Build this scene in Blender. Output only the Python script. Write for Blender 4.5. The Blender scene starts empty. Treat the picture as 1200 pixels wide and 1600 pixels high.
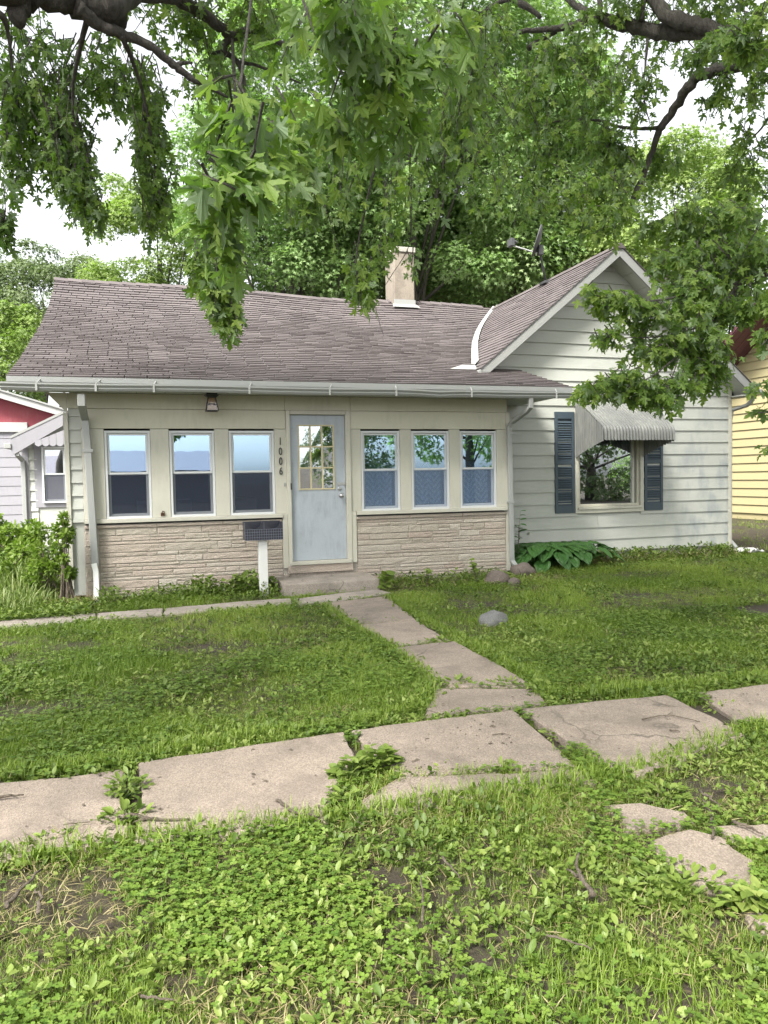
import bpy, bmesh, math, random
import numpy as np
from mathutils import Vector, Matrix, noise as mnoise
from mathutils.geometry import tessellate_polygon

random.seed(7); rng = np.random.default_rng(11)
sc = bpy.context.scene
col = sc.collection
R = math.radians

# ------------------------------------------------------------------ camera
CF, CYAW, CPIT, CROL = 1180.0, R(17.27), R(-2.56), R(-1.05)
CC = np.array([0.0, 0.0, 1.65])
_cy, _sy = math.cos(CYAW), math.sin(CYAW)
_fw = np.array([_sy*math.cos(CPIT), _cy*math.cos(CPIT), math.sin(CPIT)])
_rt = np.array([_cy, -_sy, 0.0]); _up = np.cross(_rt, _fw)
_r = math.cos(CROL)*_rt + math.sin(CROL)*_up
_u = -math.sin(CROL)*_rt + math.cos(CROL)*_up
cam_d = bpy.data.cameras.new('camera'); cam = bpy.data.objects.new('camera', cam_d); col.objects.link(cam)
cam_d.sensor_fit = 'VERTICAL'; cam_d.sensor_height = 36.0; cam_d.lens = 36.0*CF/1600.0
cam_d.clip_start = 0.05; cam_d.clip_end = 2000
cam.matrix_world = Matrix(((_r[0], _u[0], -_fw[0], CC[0]), (_r[1], _u[1], -_fw[1], CC[1]), (_r[2], _u[2], -_fw[2], CC[2]), (0, 0, 0, 1)))
sc.camera = cam

# ------------------------------------------------------------------ light
SUN_EL, SUN_AZ = R(50), R(226)      # azimuth measured from +Y clockwise; sun stands behind the photographer, to the left
w = bpy.data.worlds.new('World'); sc.world = w; w.use_nodes = True
nt = w.node_tree; nt.nodes.clear()
sky = nt.nodes.new('ShaderNodeTexSky'); sky.sky_type = 'NISHITA'; sky.sun_disc = False
sky.sun_elevation = SUN_EL; sky.sun_rotation = SUN_AZ; sky.air_density = 1.0; sky.dust_density = 3.0
hs = nt.nodes.new('ShaderNodeHueSaturation'); hs.inputs['Saturation'].default_value = 0.14; hs.inputs['Value'].default_value = 1.0
bg = nt.nodes.new('ShaderNodeBackground'); bg.inputs['Strength'].default_value = 0.15
wo = nt.nodes.new('ShaderNodeOutputWorld')
nt.links.new(sky.outputs[0], hs.inputs['Color']); nt.links.new(hs.outputs[0], bg.inputs['Color']); nt.links.new(bg.outputs[0], wo.inputs['Surface'])
sd = bpy.data.lights.new('sun', 'SUN'); sd.energy = 3.6; sd.angle = R(16); sd.color = (1.0, 0.96, 0.9)
so = bpy.data.objects.new('sun', sd); col.objects.link(so)
_sd = Vector((math.sin(SUN_AZ)*math.cos(SUN_EL), math.cos(SUN_AZ)*math.cos(SUN_EL), math.sin(SUN_EL)))
so.rotation_euler = _sd.to_track_quat('Z', 'Y').to_euler()
sc.view_settings.view_transform = 'Standard'; sc.view_settings.look = 'None'
sc.view_settings.gamma = 1.0; sc.view_settings.use_curve_mapping = False
sc.view_settings.exposure = 1.62
sc.render.engine = 'CYCLES'
sc.cycles.max_bounces = 10; sc.cycles.diffuse_bounces = 6; sc.cycles.transparent_max_bounces = 16

# ------------------------------------------------------------------ helpers
def ray(px, py):
    a, b = (px-600)/CF, (py-800)/CF
    return a*_r - b*_u + _fw
def P(px, py, Y):                     # the point of the plane y = Y seen there
    d = ray(px, py); return Vector(CC + d*((Y-CC[1])/d[1]))
def G(px, py, z=0.0):                 # the point on the ground
    d = ray(px, py); return Vector(CC + d*((z-CC[2])/d[2]))
def XP(px, py, X):
    d = ray(px, py); return Vector(CC + d*((X-CC[0])/d[0]))
def D(px, py, depth): return Vector(CC + ray(px, py)*depth)

def finish(o, parent=None):
    col.objects.link(o)
    if parent is not None:
        o.parent = parent
        if parent.type == 'EMPTY': o.matrix_parent_inverse = Matrix.Translation(-parent.location)
    return o
def tag(o, label=None, cat=None, group=None, kind=None):
    if label: o['label'] = label
    if cat: o['category'] = cat
    if group: o['group'] = group
    if kind: o['kind'] = kind
    return o
def thing(name, label, cat, loc=(0, 0, 0), group=None):
    o = bpy.data.objects.new(name, None); o.location = loc; o.empty_display_size = 0.2
    col.objects.link(o); return tag(o, label, cat, group)

class MB:
    def __init__(s): s.v = []; s.f = []; s.uv = None
    def add(s, vs, fs):
        n = len(s.v); s.v += [tuple(v) for v in vs]; s.f += [tuple(i+n for i in f) for f in fs]; return s
    def box(s, x0, x1, y0, y1, z0, z1):
        return s.add([(x0,y0,z0),(x1,y0,z0),(x1,y1,z0),(x0,y1,z0),(x0,y0,z1),(x1,y0,z1),(x1,y1,z1),(x0,y1,z1)],
                     [(0,3,2,1),(4,5,6,7),(0,1,5,4),(1,2,6,5),(2,3,7,6),(3,0,4,7)])
    def hexa(s, p):                   # eight points, bottom ring then top ring
        return s.add(p, [(0,3,2,1),(4,5,6,7),(0,1,5,4),(1,2,6,5),(2,3,7,6),(3,0,4,7)])
    def prism(s, xz, y0, y1):         # polygon in x,z extruded along y
        n = len(xz)
        vs = [(a, y0, b) for a, b in xz] + [(a, y1, b) for a, b in xz]
        fs = [tuple(range(n)), tuple(range(2*n-1, n-1, -1))] + [(i, i+n, (i+1) % n+n, (i+1) % n) for i in range(n)]
        return s.add(vs, fs)
    def slab(s, xy, z0, z1):
        n = len(xy)
        vs = [(a, b, z0) for a, b in xy] + [(a, b, z1) for a, b in xy]
        fs = [tuple(range(n-1, -1, -1)), tuple(range(n, 2*n))] + [(i, (i+1) % n, (i+1) % n+n, i+n) for i in range(n)]
        return s.add(vs, fs)
    def tube(s, pts, radii, n=8, cap=True, flat=None):
        pts = [Vector(p) for p in pts]; m = len(pts)
        if not hasattr(radii, '__len__'): radii = [radii]*m
        base = len(s.v); prev = None
        for i, p in enumerate(pts):
            t = (pts[min(i+1, m-1)] - pts[max(i-1, 0)]).normalized()
            if prev is None:
                a = t.cross(Vector((0, 0, 1)));  a = a if a.length > 1e-3 else t.cross(Vector((1, 0, 0)))
            else: a = prev - t*prev.dot(t)
            a.normalize(); prev = a; b = t.cross(a)
            for k in range(n):
                an = 2*math.pi*(k+.5)/n
                s.v.append(tuple(p + (a*math.cos(an) + b*math.sin(an))*radii[i]))
        for i in range(m-1):
            for k in range(n):
                a0 = base+i*n+k; a1 = base+i*n+(k+1) % n
                s.f.append((a0, a1, a1+n, a0+n))
        if cap:
            s.f.append(tuple(base+k for k in range(n-1, -1, -1))); s.f.append(tuple(base+(m-1)*n+k for k in range(n)))
        return s
    def pipe(s, pts, w, d, side):     # rectangular pipe (downspout): width along 'side', depth across
        pts = [Vector(p) for p in pts]; m = len(pts); base = len(s.v); side = Vector(side)
        for i, p in enumerate(pts):
            t1 = (pts[i]-pts[i-1]).normalized() if i else (pts[1]-pts[0]).normalized()
            t2 = (pts[i+1]-pts[i]).normalized() if i < m-1 else t1
            t = (t1+t2).normalized()
            a = (side - t*side.dot(t)).normalized(); b = t.cross(a)
            for sx, sy in ((-.8,-1),(.8,-1),(1,-.8),(1,.8),(.8,1),(-.8,1),(-1,.8),(-1,-.8)):
                s.v.append(tuple(p + a*(sx*w/2) + b*(sy*d/2)))
        for i in range(m-1):
            for k in range(8):
                a0 = base+i*8+k; a1 = base+i*8+(k+1) % 8
                s.f.append((a0, a1, a1+8, a0+8))
        return s
    def mesh(s, name):
        me = bpy.data.meshes.new(name); me.from_pydata(s.v, [], s.f); me.update(); return me
    def build(s, name, mat, parent=None, smooth=False, bevel=0, fixn=False):
        me = s.mesh(name)
        if fixn:
            bm = bmesh.new(); bm.from_mesh(me); bmesh.ops.recalc_face_normals(bm, faces=bm.faces); bm.to_mesh(me); bm.free()
        if smooth: me.shade_smooth()
        me.materials.append(mat)
        o = bpy.data.objects.new(name, me)
        finish(o, parent)
        if bevel:
            b = o.modifiers.new('bevel', 'BEVEL'); b.width = bevel; b.segments = 2; b.limit_method = 'ANGLE'; b.angle_limit = R(40)
        return o
def part(name, me, parent, loc=(0, 0, 0), rot=None, mat4=None, scale=None):
    o = bpy.data.objects.new(name, me); finish(o, parent)
    if mat4 is not None: o.matrix_basis = mat4
    else:
        o.location = loc
        if rot: o.rotation_euler = rot
        if scale: o.scale = scale
    return o
def mesh_np(name, V, F, tint=None, mat=None, smooth=False):
    me = bpy.data.meshes.new(name)
    V = np.asarray(V, np.float32); F = np.asarray(F, np.int32)
    me.vertices.add(len(V)); me.vertices.foreach_set('co', V.ravel())
    me.loops.add(F.size); me.loops.foreach_set('vertex_index', F.ravel())
    me.polygons.add(len(F)); me.polygons.foreach_set('loop_start', np.arange(len(F), dtype=np.int32)*F.shape[1])
    if smooth: me.polygons.foreach_set('use_smooth', np.ones(len(F), bool))
    if tint is not None:
        a = me.attributes.new('tint', 'FLOAT', 'POINT'); a.data.foreach_set('value', np.asarray(tint, np.float32))
    me.update(calc_edges=True); me.validate()
    if mat: me.materials.append(mat)
    return me
def replicate(tv, tf, M, L, tint):
    tv = np.asarray(tv, float); tf = np.asarray(tf); m = len(L); n = len(tv)
    V = np.einsum('mij,nj->mni', M, tv) + np.asarray(L)[:, None, :]
    F = (tf[None] + (np.arange(m)*n)[:, None, None]).reshape(-1, 3)
    return V.reshape(-1, 3), F, np.repeat(tint, n)
def norm(a): return a/np.maximum(np.linalg.norm(a, axis=-1, keepdims=True), 1e-9)
def frames(T, N, S):                  # columns: side, tip, normal, times size
    T = norm(T); X = norm(np.cross(T, N)); N = np.cross(X, T)
    return np.stack([X, T, N], axis=2)*np.asarray(S)[:, None, None]
def join_np(parts):
    Vs, Fs, Ts, n = [], [], [], 0
    for V, F, T in parts:
        Vs.append(V); Fs.append(F+n); Ts.append(T); n += len(V)
    return np.concatenate(Vs), np.concatenate(Fs), np.concatenate(Ts)
def inpoly(x, y, poly):
    r = np.zeros(len(x), bool); n = len(poly)
    for i in range(n):
        x0, y0 = poly[i]; x1, y1 = poly[(i+1) % n]
        c = ((y0 > y) != (y1 > y)) & (x < (x1-x0)*(y-y0)/((y1-y0) if y1 != y0 else 1e-9)+x0)
        r ^= c
    return r
def vnoise(x, y, s, seed=0.0):
    return np.array([mnoise.noise(Vector((a*s, b*s, seed))) for a, b in zip(x, y)])

# ------------------------------------------------------------------ materials
def new_mat(name):
    m = bpy.data.materials.new(name); m.use_nodes = True
    return m, m.node_tree, m.node_tree.nodes['Principled BSDF']
def nd(nt, t, **kw):
    n = nt.nodes.new(t)
    for k, v in kw.items():
        if k in n.inputs: n.inputs[k].default_value = v
        else: setattr(n, k, v)
    return n
def ramp(nt, fac, stops):
    n = nt.nodes.new('ShaderNodeValToRGB'); e = n.color_ramp.elements
    while len(e) < len(stops): e.new(0.5)
    for el, (p, c) in zip(e, stops): el.position = p; el.color = (c[0], c[1], c[2], 1) if hasattr(c, '__len__') else (c, c, c, 1)
    nt.links.new(fac, n.inputs[0]); return n.outputs[0]
def mixc(nt, fac, a, b, mode='MIX'):
    n = nt.nodes.new('ShaderNodeMix'); n.data_type = 'RGBA'; n.blend_type = mode
    for sock, v in ((0, fac), (6, a), (7, b)):
        if hasattr(v, 'is_linked'): nt.links.new(v, n.inputs[sock])
        elif sock == 0: n.inputs[0].default_value = v
        else: n.inputs[sock].default_value = (v[0], v[1], v[2], 1)
    return n.outputs[2]
def math_(nt, op, a, b=None, c=None):
    n = nt.nodes.new('ShaderNodeMath'); n.operation = op
    for i, v in enumerate((a, b, c)):
        if v is None: continue
        if hasattr(v, 'is_linked'): nt.links.new(v, n.inputs[i])
        else: n.inputs[i].default_value = v
    return n.outputs[0]
def wpos(nt, scale=(1, 1, 1), loc=(0, 0, 0)):
    g = nt.nodes.new('ShaderNodeNewGeometry'); m = nt.nodes.new('ShaderNodeMapping')
    m.inputs['Scale'].default_value = scale; m.inputs['Location'].default_value = loc
    nt.links.new(g.outputs['Position'], m.inputs['Vector']); return m.outputs[0]
def tex_noise(nt, vec, scale, detail=4, rough=0.55):
    n = nd(nt, 'ShaderNodeTexNoise', Scale=scale, Detail=detail, Roughness=rough); nt.links.new(vec, n.inputs['Vector']); return n.outputs[0]
def bump(nt, bs, h, strength=0.3, dist=0.01):
    b = nd(nt, 'ShaderNodeBump', Strength=strength, Distance=dist); nt.links.new(h, b.inputs['Height']); nt.links.new(b.outputs[0], bs.inputs['Normal'])
def orand(nt): return nt.nodes.new('ShaderNodeObjectInfo').outputs['Random']

def paint(name, c, dirt=None, rough=0.6, grime=0.5, chips=0.0, var=0.06, grain=True):
    m, nt, bs = new_mat(name); v = wpos(nt)
    dirt = dirt or tuple(x*0.62 for x in c)
    n1 = tex_noise(nt, v, 2.2, 6, .65); n2 = tex_noise(nt, wpos(nt, (3, 3, .6)), 6, 5, .6)
    f = math_(nt, 'MULTIPLY', ramp(nt, n1, [(.42, 0), (.75, 1)]), ramp(nt, n2, [(.35, 0), (.7, 1)]))
    f = math_(nt, 'MULTIPLY', f, grime)
    cc = mixc(nt, f, c, dirt)
    hsv = nt.nodes.new('ShaderNodeHueSaturation'); nt.links.new(cc, hsv.inputs['Color'])
    nt.links.new(math_(nt, 'ADD', math_(nt, 'MULTIPLY', orand(nt), var), 1-var/2), hsv.inputs['Value'])
    cc = hsv.outputs[0]
    if chips:
        n3 = tex_noise(nt, v, 22, 8, .7)
        cc = mixc(nt, math_(nt, 'MULTIPLY', ramp(nt, n3, [(.64, 0), (.67, 1)]), chips), cc, (.16, .13, .10))
    nt.links.new(cc, bs.inputs['Base Color']); bs.inputs['Roughness'].default_value = rough
    if grain: bump(nt, bs, tex_noise(nt, wpos(nt, (2, 2, 30)), 7, 5, .6), .12, .004)
    return m
M = {}
M['trim'] = paint('cream_trim_paint', (.45, .437, .37), grime=.55, chips=.35)
M['header'] = paint('cream_header_paint', (.47, .455, .365), grime=.6, chips=.08)
M['vinyl'] = paint('white_vinyl', (.52, .535, .54), grime=.2, rough=.4, grain=False)
M['gutter'] = paint('gutter_metal', (.28, .29, .28), dirt=(.28, .27, .24), grime=.8, rough=.45, grain=False)
M['soffit'] = paint('soffit_metal', (.42, .43, .39), grime=.6, grain=False)
M['rakewood'] = paint('grey_rake_paint', (.255, .26, .25), dirt=(.3, .3, .28), grime=.8)
M['awning'] = paint('awning_metal', (.145, .15, .142), dirt=(.30, .30, .27), grime=.9, rough=.5, grain=False, var=.1)
M['shutter'] = paint('slate_blue_paint', (.042, .062, .08), dirt=(.08, .095, .105), grime=.5, rough=.55, var=.03)
M['door'] = paint('pale_blue_door_paint', (.35, .385, .425), dirt=(.24, .26, .27), grime=1.0, chips=.3, rough=.5)
M['muntin'] = paint('yellowed_cream_paint', (.50, .44, .27), grime=.4)
M['black'] = paint('black_metal', (.02, .02, .022), grime=.2, rough=.45, grain=False)
M['postwhite'] = paint('white_post_paint', (.62, .62, .60), grime=.4, chips=.25)
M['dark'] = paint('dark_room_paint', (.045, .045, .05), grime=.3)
M['yellow'] = paint('yellow_house_paint', (.37, .325, .18), dirt=(.32, .28, .16), grime=.4)
M['maroon'] = paint('maroon_roof_metal', (.10, .035, .05), grime=.4, grain=False)
M['redwall'] = paint('faded_red_wall', (.24, .035, .05), dirt=(.30, .12, .12), grime=.7, chips=.2)
M['whitewall'] = paint('lilac_white_siding', (.245, .24, .26), grime=.45)
M['chrome'] = paint('worn_steel', (.5, .5, .5), rough=.3, grain=False); M['chrome'].node_tree.nodes['Principled BSDF'].inputs['Metallic'].default_value = .9
M['flash'] = paint('white_flashing_paint', (.34, .335, .325), dirt=(.24, .34, .31), grime=.8, chips=.1, grain=False)
M['dish'] = paint('grey_dish_paint', (.06, .06, .065), grime=.3, grain=False)
M['rag'] = paint('pale_rag', (.62, .62, .60), grime=.7)
M['warehouse'] = paint('warehouse_wall', (.30, .28, .30), grime=.4)
M['warehouse_roof'] = paint('warehouse_roof_metal', (.17, .155, .19), grime=.4)

def siding_mat():
    m, nt, bs = new_mat('cream_clapboard_paint'); v = wpos(nt)
    g = nt.nodes.new('ShaderNodeNewGeometry'); sp = nt.nodes.new('ShaderNodeSeparateXYZ'); nt.links.new(g.outputs['Position'], sp.inputs[0])
    hsv = nt.nodes.new('ShaderNodeHueSaturation')
    n = tex_noise(nt, wpos(nt, (1, 1, 1)), 1.4, 5, .6)
    base = mixc(nt, ramp(nt, n, [(.35, 0), (.7, 1)]), (.41, .418, .38), (.37, .38, .34))
    # mildew: blotches running downward at the right-hand end of the wall, fainter elsewhere
    st = tex_noise(nt, wpos(nt, (3.2, 1, 1.6)), 1.3, 5, .62)
    fx = math_(nt, 'SMOOTH_MIN', 1.0, math_(nt, 'MULTIPLY', math_(nt, 'SUBTRACT', sp.outputs[0], 9.2), .7), .2)
    fx = math_(nt, 'MAXIMUM', fx, .10)
    fz = nt.nodes.new('ShaderNodeMapRange'); fz.inputs[1].default_value = 3.4; fz.inputs[2].default_value = 2.2; nt.links.new(sp.outputs[2], fz.inputs[0])
    f = math_(nt, 'MULTIPLY', math_(nt, 'MULTIPLY', fx, ramp(nt, st, [(.44, 0), (.68, 1)])), math_(nt, 'MAXIMUM', fz.outputs[0], .25))
    c = mixc(nt, math_(nt, 'MULTIPLY', f, .8), base, (.20, .23, .245))
    fine = tex_noise(nt, wpos(nt, (2, 1, 14)), 4, 4, .6)
    c = mixc(nt, math_(nt, 'MULTIPLY', ramp(nt, fine, [(.5, 0), (.8, 1)]), .25), c, (.28, .28, .245))
    nt.links.new(c, hsv.inputs['Color']); nt.links.new(math_(nt, 'ADD', math_(nt, 'MULTIPLY', orand(nt), .07), .965), hsv.inputs['Value'])
    nt.links.new(hsv.outputs[0], bs.inputs['Base Color']); bs.inputs['Roughness'].default_value = .55
    bump(nt, bs, tex_noise(nt, wpos(nt, (1.5, 1, 40)), 5, 5, .65), .22, .005)
    return m
M['siding'] = siding_mat()
def stone_mat():
    m, nt, bs = new_mat('tan_ledge_stone'); v = wpos(nt)
    r = orand(nt)
    c = ramp(nt, r, [(0, (.44, .395, .33)), (.3, (.375, .33, .275)), (.55, (.42, .35, .295)), (.8, (.47, .43, .37)), (1, (.37, .29, .245))])
    n = tex_noise(nt, wpos(nt, (1, 1, 5)), 6, 9, .75)
    c = mixc(nt, ramp(nt, n, [(.35, .0), (.75, .55)]), c, (.30, .25, .20))
    n2 = tex_noise(nt, v, 60, 4, .7)
    c = mixc(nt, .35, c, ramp(nt, n2, [(.3, .15), (.75, .85)]), 'OVERLAY')
    nt.links.new(c, bs.inputs['Base Color']); bs.inputs['Roughness'].default_value = .9
    h = math_(nt, 'ADD', math_(nt, 'MULTIPLY', tex_noise(nt, wpos(nt, (1, 1, 2.2)), 16, 6, .65), 1.5), n2)
    bump(nt, bs, h, .9, .014)
    return m
M['stone'] = stone_mat()
def concrete_mat(name, c, dark, seed=0, agg=.5):
    m, nt, bs = new_mat(name); v = wpos(nt, loc=(seed, seed, 0))
    n = tex_noise(nt, v, 1.6, 7, .65); n1 = tex_noise(nt, v, 9, 6, .7)
    vo = nd(nt, 'ShaderNodeTexVoronoi', Scale=150.0); nt.links.new(v, vo.inputs['Vector'])
    vo2 = nd(nt, 'ShaderNodeTexVoronoi', Scale=62.0); nt.links.new(v, vo2.inputs['Vector'])
    cc = mixc(nt, ramp(nt, n, [(.36, 0), (.7, .75)]), c, dark)
    cc = mixc(nt, math_(nt, 'MULTIPLY', ramp(nt, n1, [(.45, 0), (.75, 1)]), .35), cc, tuple(x*.6 for x in c))
    bw = nt.nodes.new('ShaderNodeRGBToBW'); nt.links.new(vo.outputs['Color'], bw.inputs[0]); cc = mixc(nt, agg, cc, bw.outputs[0], 'SOFT_LIGHT')
    cc = mixc(nt, math_(nt, 'MULTIPLY', ramp(nt, vo2.outputs['Distance'], [(.10, 1), (.22, 0)]), .35), cc, (.16, .13, .11))
    ck = nd(nt, 'ShaderNodeTexVoronoi', Scale=.75); ck.feature = 'DISTANCE_TO_EDGE'
    vm = nt.nodes.new('ShaderNodeVectorMath'); vm.operation = 'ADD'; sc3 = nt.nodes.new('ShaderNodeVectorMath'); sc3.operation = 'SCALE'; sc3.inputs['Scale'].default_value = .5
    nz = nd(nt, 'ShaderNodeTexNoise', Scale=2.4, Detail=6.0); nt.links.new(v, nz.inputs['Vector']); nt.links.new(nz.outputs['Color'], sc3.inputs[0]); nt.links.new(v, vm.inputs[0]); nt.links.new(sc3.outputs[0], vm.inputs[1]); nt.links.new(vm.outputs[0], ck.inputs['Vector'])
    crk = ramp(nt, ck.outputs['Distance'], [(.002, 1), (.007, 0)])
    n9 = tex_noise(nt, v, 1.1, 3, .5); crk = math_(nt, 'MULTIPLY', crk, ramp(nt, n9, [(.45, 0), (.58, .8)]))
    cc = mixc(nt, crk, cc, (.06, .05, .04))
    st = tex_noise(nt, wpos(nt, loc=(seed+3, 7, 0)), 2.3, 7, .72)
    cc = mixc(nt, ramp(nt, st, [(.48, 0), (.70, .75)]), cc, tuple(x*.46 for x in c))
    st2 = tex_noise(nt, wpos(nt, loc=(seed+13, 17, 0)), 3.1, 5, .6)
    cc = mixc(nt, ramp(nt, st2, [(.60, 0), (.72, .35)]), cc, tuple(min(1, x*1.5) for x in c))
    hsv = nt.nodes.new('ShaderNodeHueSaturation'); nt.links.new(cc, hsv.inputs['Color'])
    hsv.inputs['Saturation'].default_value = .95
    nt.links.new(math_(nt, 'ADD', math_(nt, 'MULTIPLY', orand(nt), .12), .94), hsv.inputs['Value'])
    nt.links.new(hsv.outputs[0], bs.inputs['Base Color']); bs.inputs['Roughness'].default_value = .92
    h = math_(nt, 'ADD', math_(nt, 'MULTIPLY', n1, 2.0), vo.outputs['Distance'])
    bump(nt, bs, h, .45, .006)
    return m
M['concrete'] = concrete_mat('pinkish_concrete', (.265, .213, .170), (.175, .142, .113))
M['concrete_dark'] = concrete_mat('weathered_concrete', (.30, .26, .22), (.20, .17, .14), 4)
M['foundation'] = concrete_mat('foundation_concrete', (.40, .38, .33), (.30, .29, .25), 9)
M['mortar'] = concrete_mat('pale_mortar', (.40, .37, .32), (.33, .30, .26), 12)
M['rust'] = concrete_mat('rust', (.12, .06, .035), (.05, .03, .02), 8)
M['chimney'] = concrete_mat('chimney_stucco', (.25, .215, .17), (.15, .125, .10), 6)
M['asphalt'] = concrete_mat('asphalt', (.055, .055, .055), (.04, .04, .04), 2)
M['rock'] = concrete_mat('grey_fieldstone', (.17, .17, .165), (.09, .09, .085), 3)
M['rock_brown'] = concrete_mat('brown_fieldstone', (.15, .12, .10), (.08, .065, .055), 5)
def soil_mat():
    m, nt, bs = new_mat('soil'); v = wpos(nt)
    n = tex_noise(nt, v, 3, 8, .7); n2 = tex_noise(nt, v, 40, 6, .7)
    c = mixc(nt, ramp(nt, n, [(.35, 0), (.7, 1)]), (.030, .021, .014), (.062, .046, .031))
    c = mixc(nt, ramp(nt, n2, [(.45, 0), (.8, .8)]), c, (.018, .013, .009))
    # moss and thatch between the blades
    n3 = tex_noise(nt, v, 1.1, 6, .65)
    c = mixc(nt, math_(nt, 'MULTIPLY', ramp(nt, n3, [(.45, 0), (.66, 1)]), .35), c, (.045, .05, .018))
    nt.links.new(c, bs.inputs['Base Color']); bs.inputs['Roughness'].default_value = .95
    bump(nt, bs, n2, .8, .02); return m
M['soil'] = soil_mat()
def shingle_mat():
    m, nt, bs = new_mat('mauve_brown_shingle'); v = wpos(nt)
    at = nd(nt, 'ShaderNodeAttribute', attribute_name='tint')
    c = ramp(nt, at.outputs['Fac'], [(0, (.06, .051, .051)), (.5, (.098, .083, .082)), (1, (.128, .109, .107))])
    n = tex_noise(nt, v, 1.0, 5, .6)
    c = mixc(nt, ramp(nt, n, [(.4, 0), (.7, .45)]), c, (.145, .124, .122))
    n2 = tex_noise(nt, v, 160, 3, .7)
    c = mixc(nt, .5, c, ramp(nt, n2, [(.3, .2), (.7, .8)]), 'OVERLAY')
    nt.links.new(c, bs.inputs['Base Color']); bs.inputs['Roughness'].default_value = .9
    bump(nt, bs, n2, .5, .004); return m
M['shingle'] = shingle_mat()
def bark_mat(name, c1, c2):
    m, nt, bs = new_mat(name); tc = nt.nodes.new('ShaderNodeTexCoord')
    mp = nt.nodes.new('ShaderNodeMapping'); mp.inputs['Scale'].default_value = (9, 9, 2.5); nt.links.new(tc.outputs['Object'], mp.inputs[0])
    n = tex_noise(nt, mp.outputs[0], 2.6, 9, .75); n2 = tex_noise(nt, wpos(nt), 30, 6, .7)
    c = mixc(nt, ramp(nt, n, [(.35, 0), (.68, 1)]), c1, c2)
    nt.links.new(c, bs.inputs['Base Color']); bs.inputs['Roughness'].default_value = .95
    bump(nt, bs, math_(nt, 'ADD', math_(nt, 'MULTIPLY', n, 2.0), n2), 1.0, .03); return m
M['bark'] = bark_mat('maple_bark', (.05, .044, .038), (.15, .135, .118))
M['bark2'] = bark_mat('grey_bark', (.05, .045, .04), (.13, .12, .10))
M['stick'] = bark_mat('dead_twig_bark', (.09, .07, .05), (.27, .22, .165))
def leaf_mat(name, dark, mid, light, trans=.38, rough=.5, back=None, spec=.35):
    m, nt, bs = new_mat(name)
    at = nd(nt, 'ShaderNodeAttribute', attribute_name='tint')
    t = math_(nt, 'ADD', at.outputs['Fac'], math_(nt, 'MULTIPLY', math_(nt, 'SUBTRACT', orand(nt), .5), .3))
    c = ramp(nt, t, [(0, dark), (.5, mid), (1, light)])
    n = tex_noise(nt, wpos(nt), 45, 3, .6)
    c = mixc(nt, .25, c, ramp(nt, n, [(.3, .3), (.7, .7)]), 'OVERLAY')
    if back:
        g = nt.nodes.new('ShaderNodeNewGeometry'); c2 = mixc(nt, math_(nt, 'MULTIPLY', g.outputs['Backfacing'], .75), c, back)
    else: c2 = c
    nt.links.new(c2, bs.inputs['Base Color']); bs.inputs['Roughness'].default_value = rough; bs.inputs['Specular IOR Level'].default_value = spec
    tr = nt.nodes.new('ShaderNodeBsdfTranslucent')
    tc = mixc(nt, 1.0, c, (1.12, 1.35, .58), 'MULTIPLY'); nt.links.new(tc, tr.inputs['Color'])
    mx = nt.nodes.new('ShaderNodeMixShader'); mx.inputs[0].default_value = trans
    out = nt.nodes['Material Output']
    nt.links.new(bs.outputs[0], mx.inputs[1]); nt.links.new(tr.outputs[0], mx.inputs[2]); nt.links.new(mx.outputs[0], out.inputs['Surface'])
    return m
M['maple'] = leaf_mat('maple_leaf', (.06, .115, .025), (.13, .21, .04), (.24, .32, .068), trans=.5, back=(.22, .29, .18))
M['bgleaf'] = leaf_mat('background_leaf', (.085, .155, .045), (.18, .285, .095), (.34, .43, .21), trans=.45, back=(.19, .25, .12))
M['bgleaf_yellow'] = leaf_mat('yellowish_leaf', (.115, .175, .04), (.22, .30, .085), (.35, .42, .17), trans=.42)
M['bgleaf_grey'] = leaf_mat('greyish_leaf', (.065, .10, .04), (.11, .155, .065), (.17, .21, .10), trans=.34)
M['grass'] = leaf_mat('grass_blade', (.085, .145, .02), (.17, .25, .032), (.30, .36, .085), trans=.36, rough=.55)
M['clover'] = leaf_mat('clover_leaf', (.075, .14, .022), (.145, .225, .035), (.23, .30, .07), trans=.34)
M['weed'] = leaf_mat('weed_leaf', (.075, .125, .022), (.145, .205, .038), (.25, .30, .08), trans=.32)
M['hosta'] = leaf_mat('hosta_leaf', (.025, .075, .02), (.05, .125, .028), (.09, .18, .04), trans=.22, rough=.38)
M['dry'] = leaf_mat('dry_grass', (.16, .13, .06), (.26, .22, .11), (.36, .31, .17), trans=.3)
M['tallgrass'] = leaf_mat('tall_grass', (.09, .14, .03), (.17, .23, .06), (.28, .32, .13), trans=.36)
M['bush'] = leaf_mat('bush_leaf', (.085, .145, .022), (.165, .24, .04), (.27, .34, .09), trans=.42)

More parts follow.
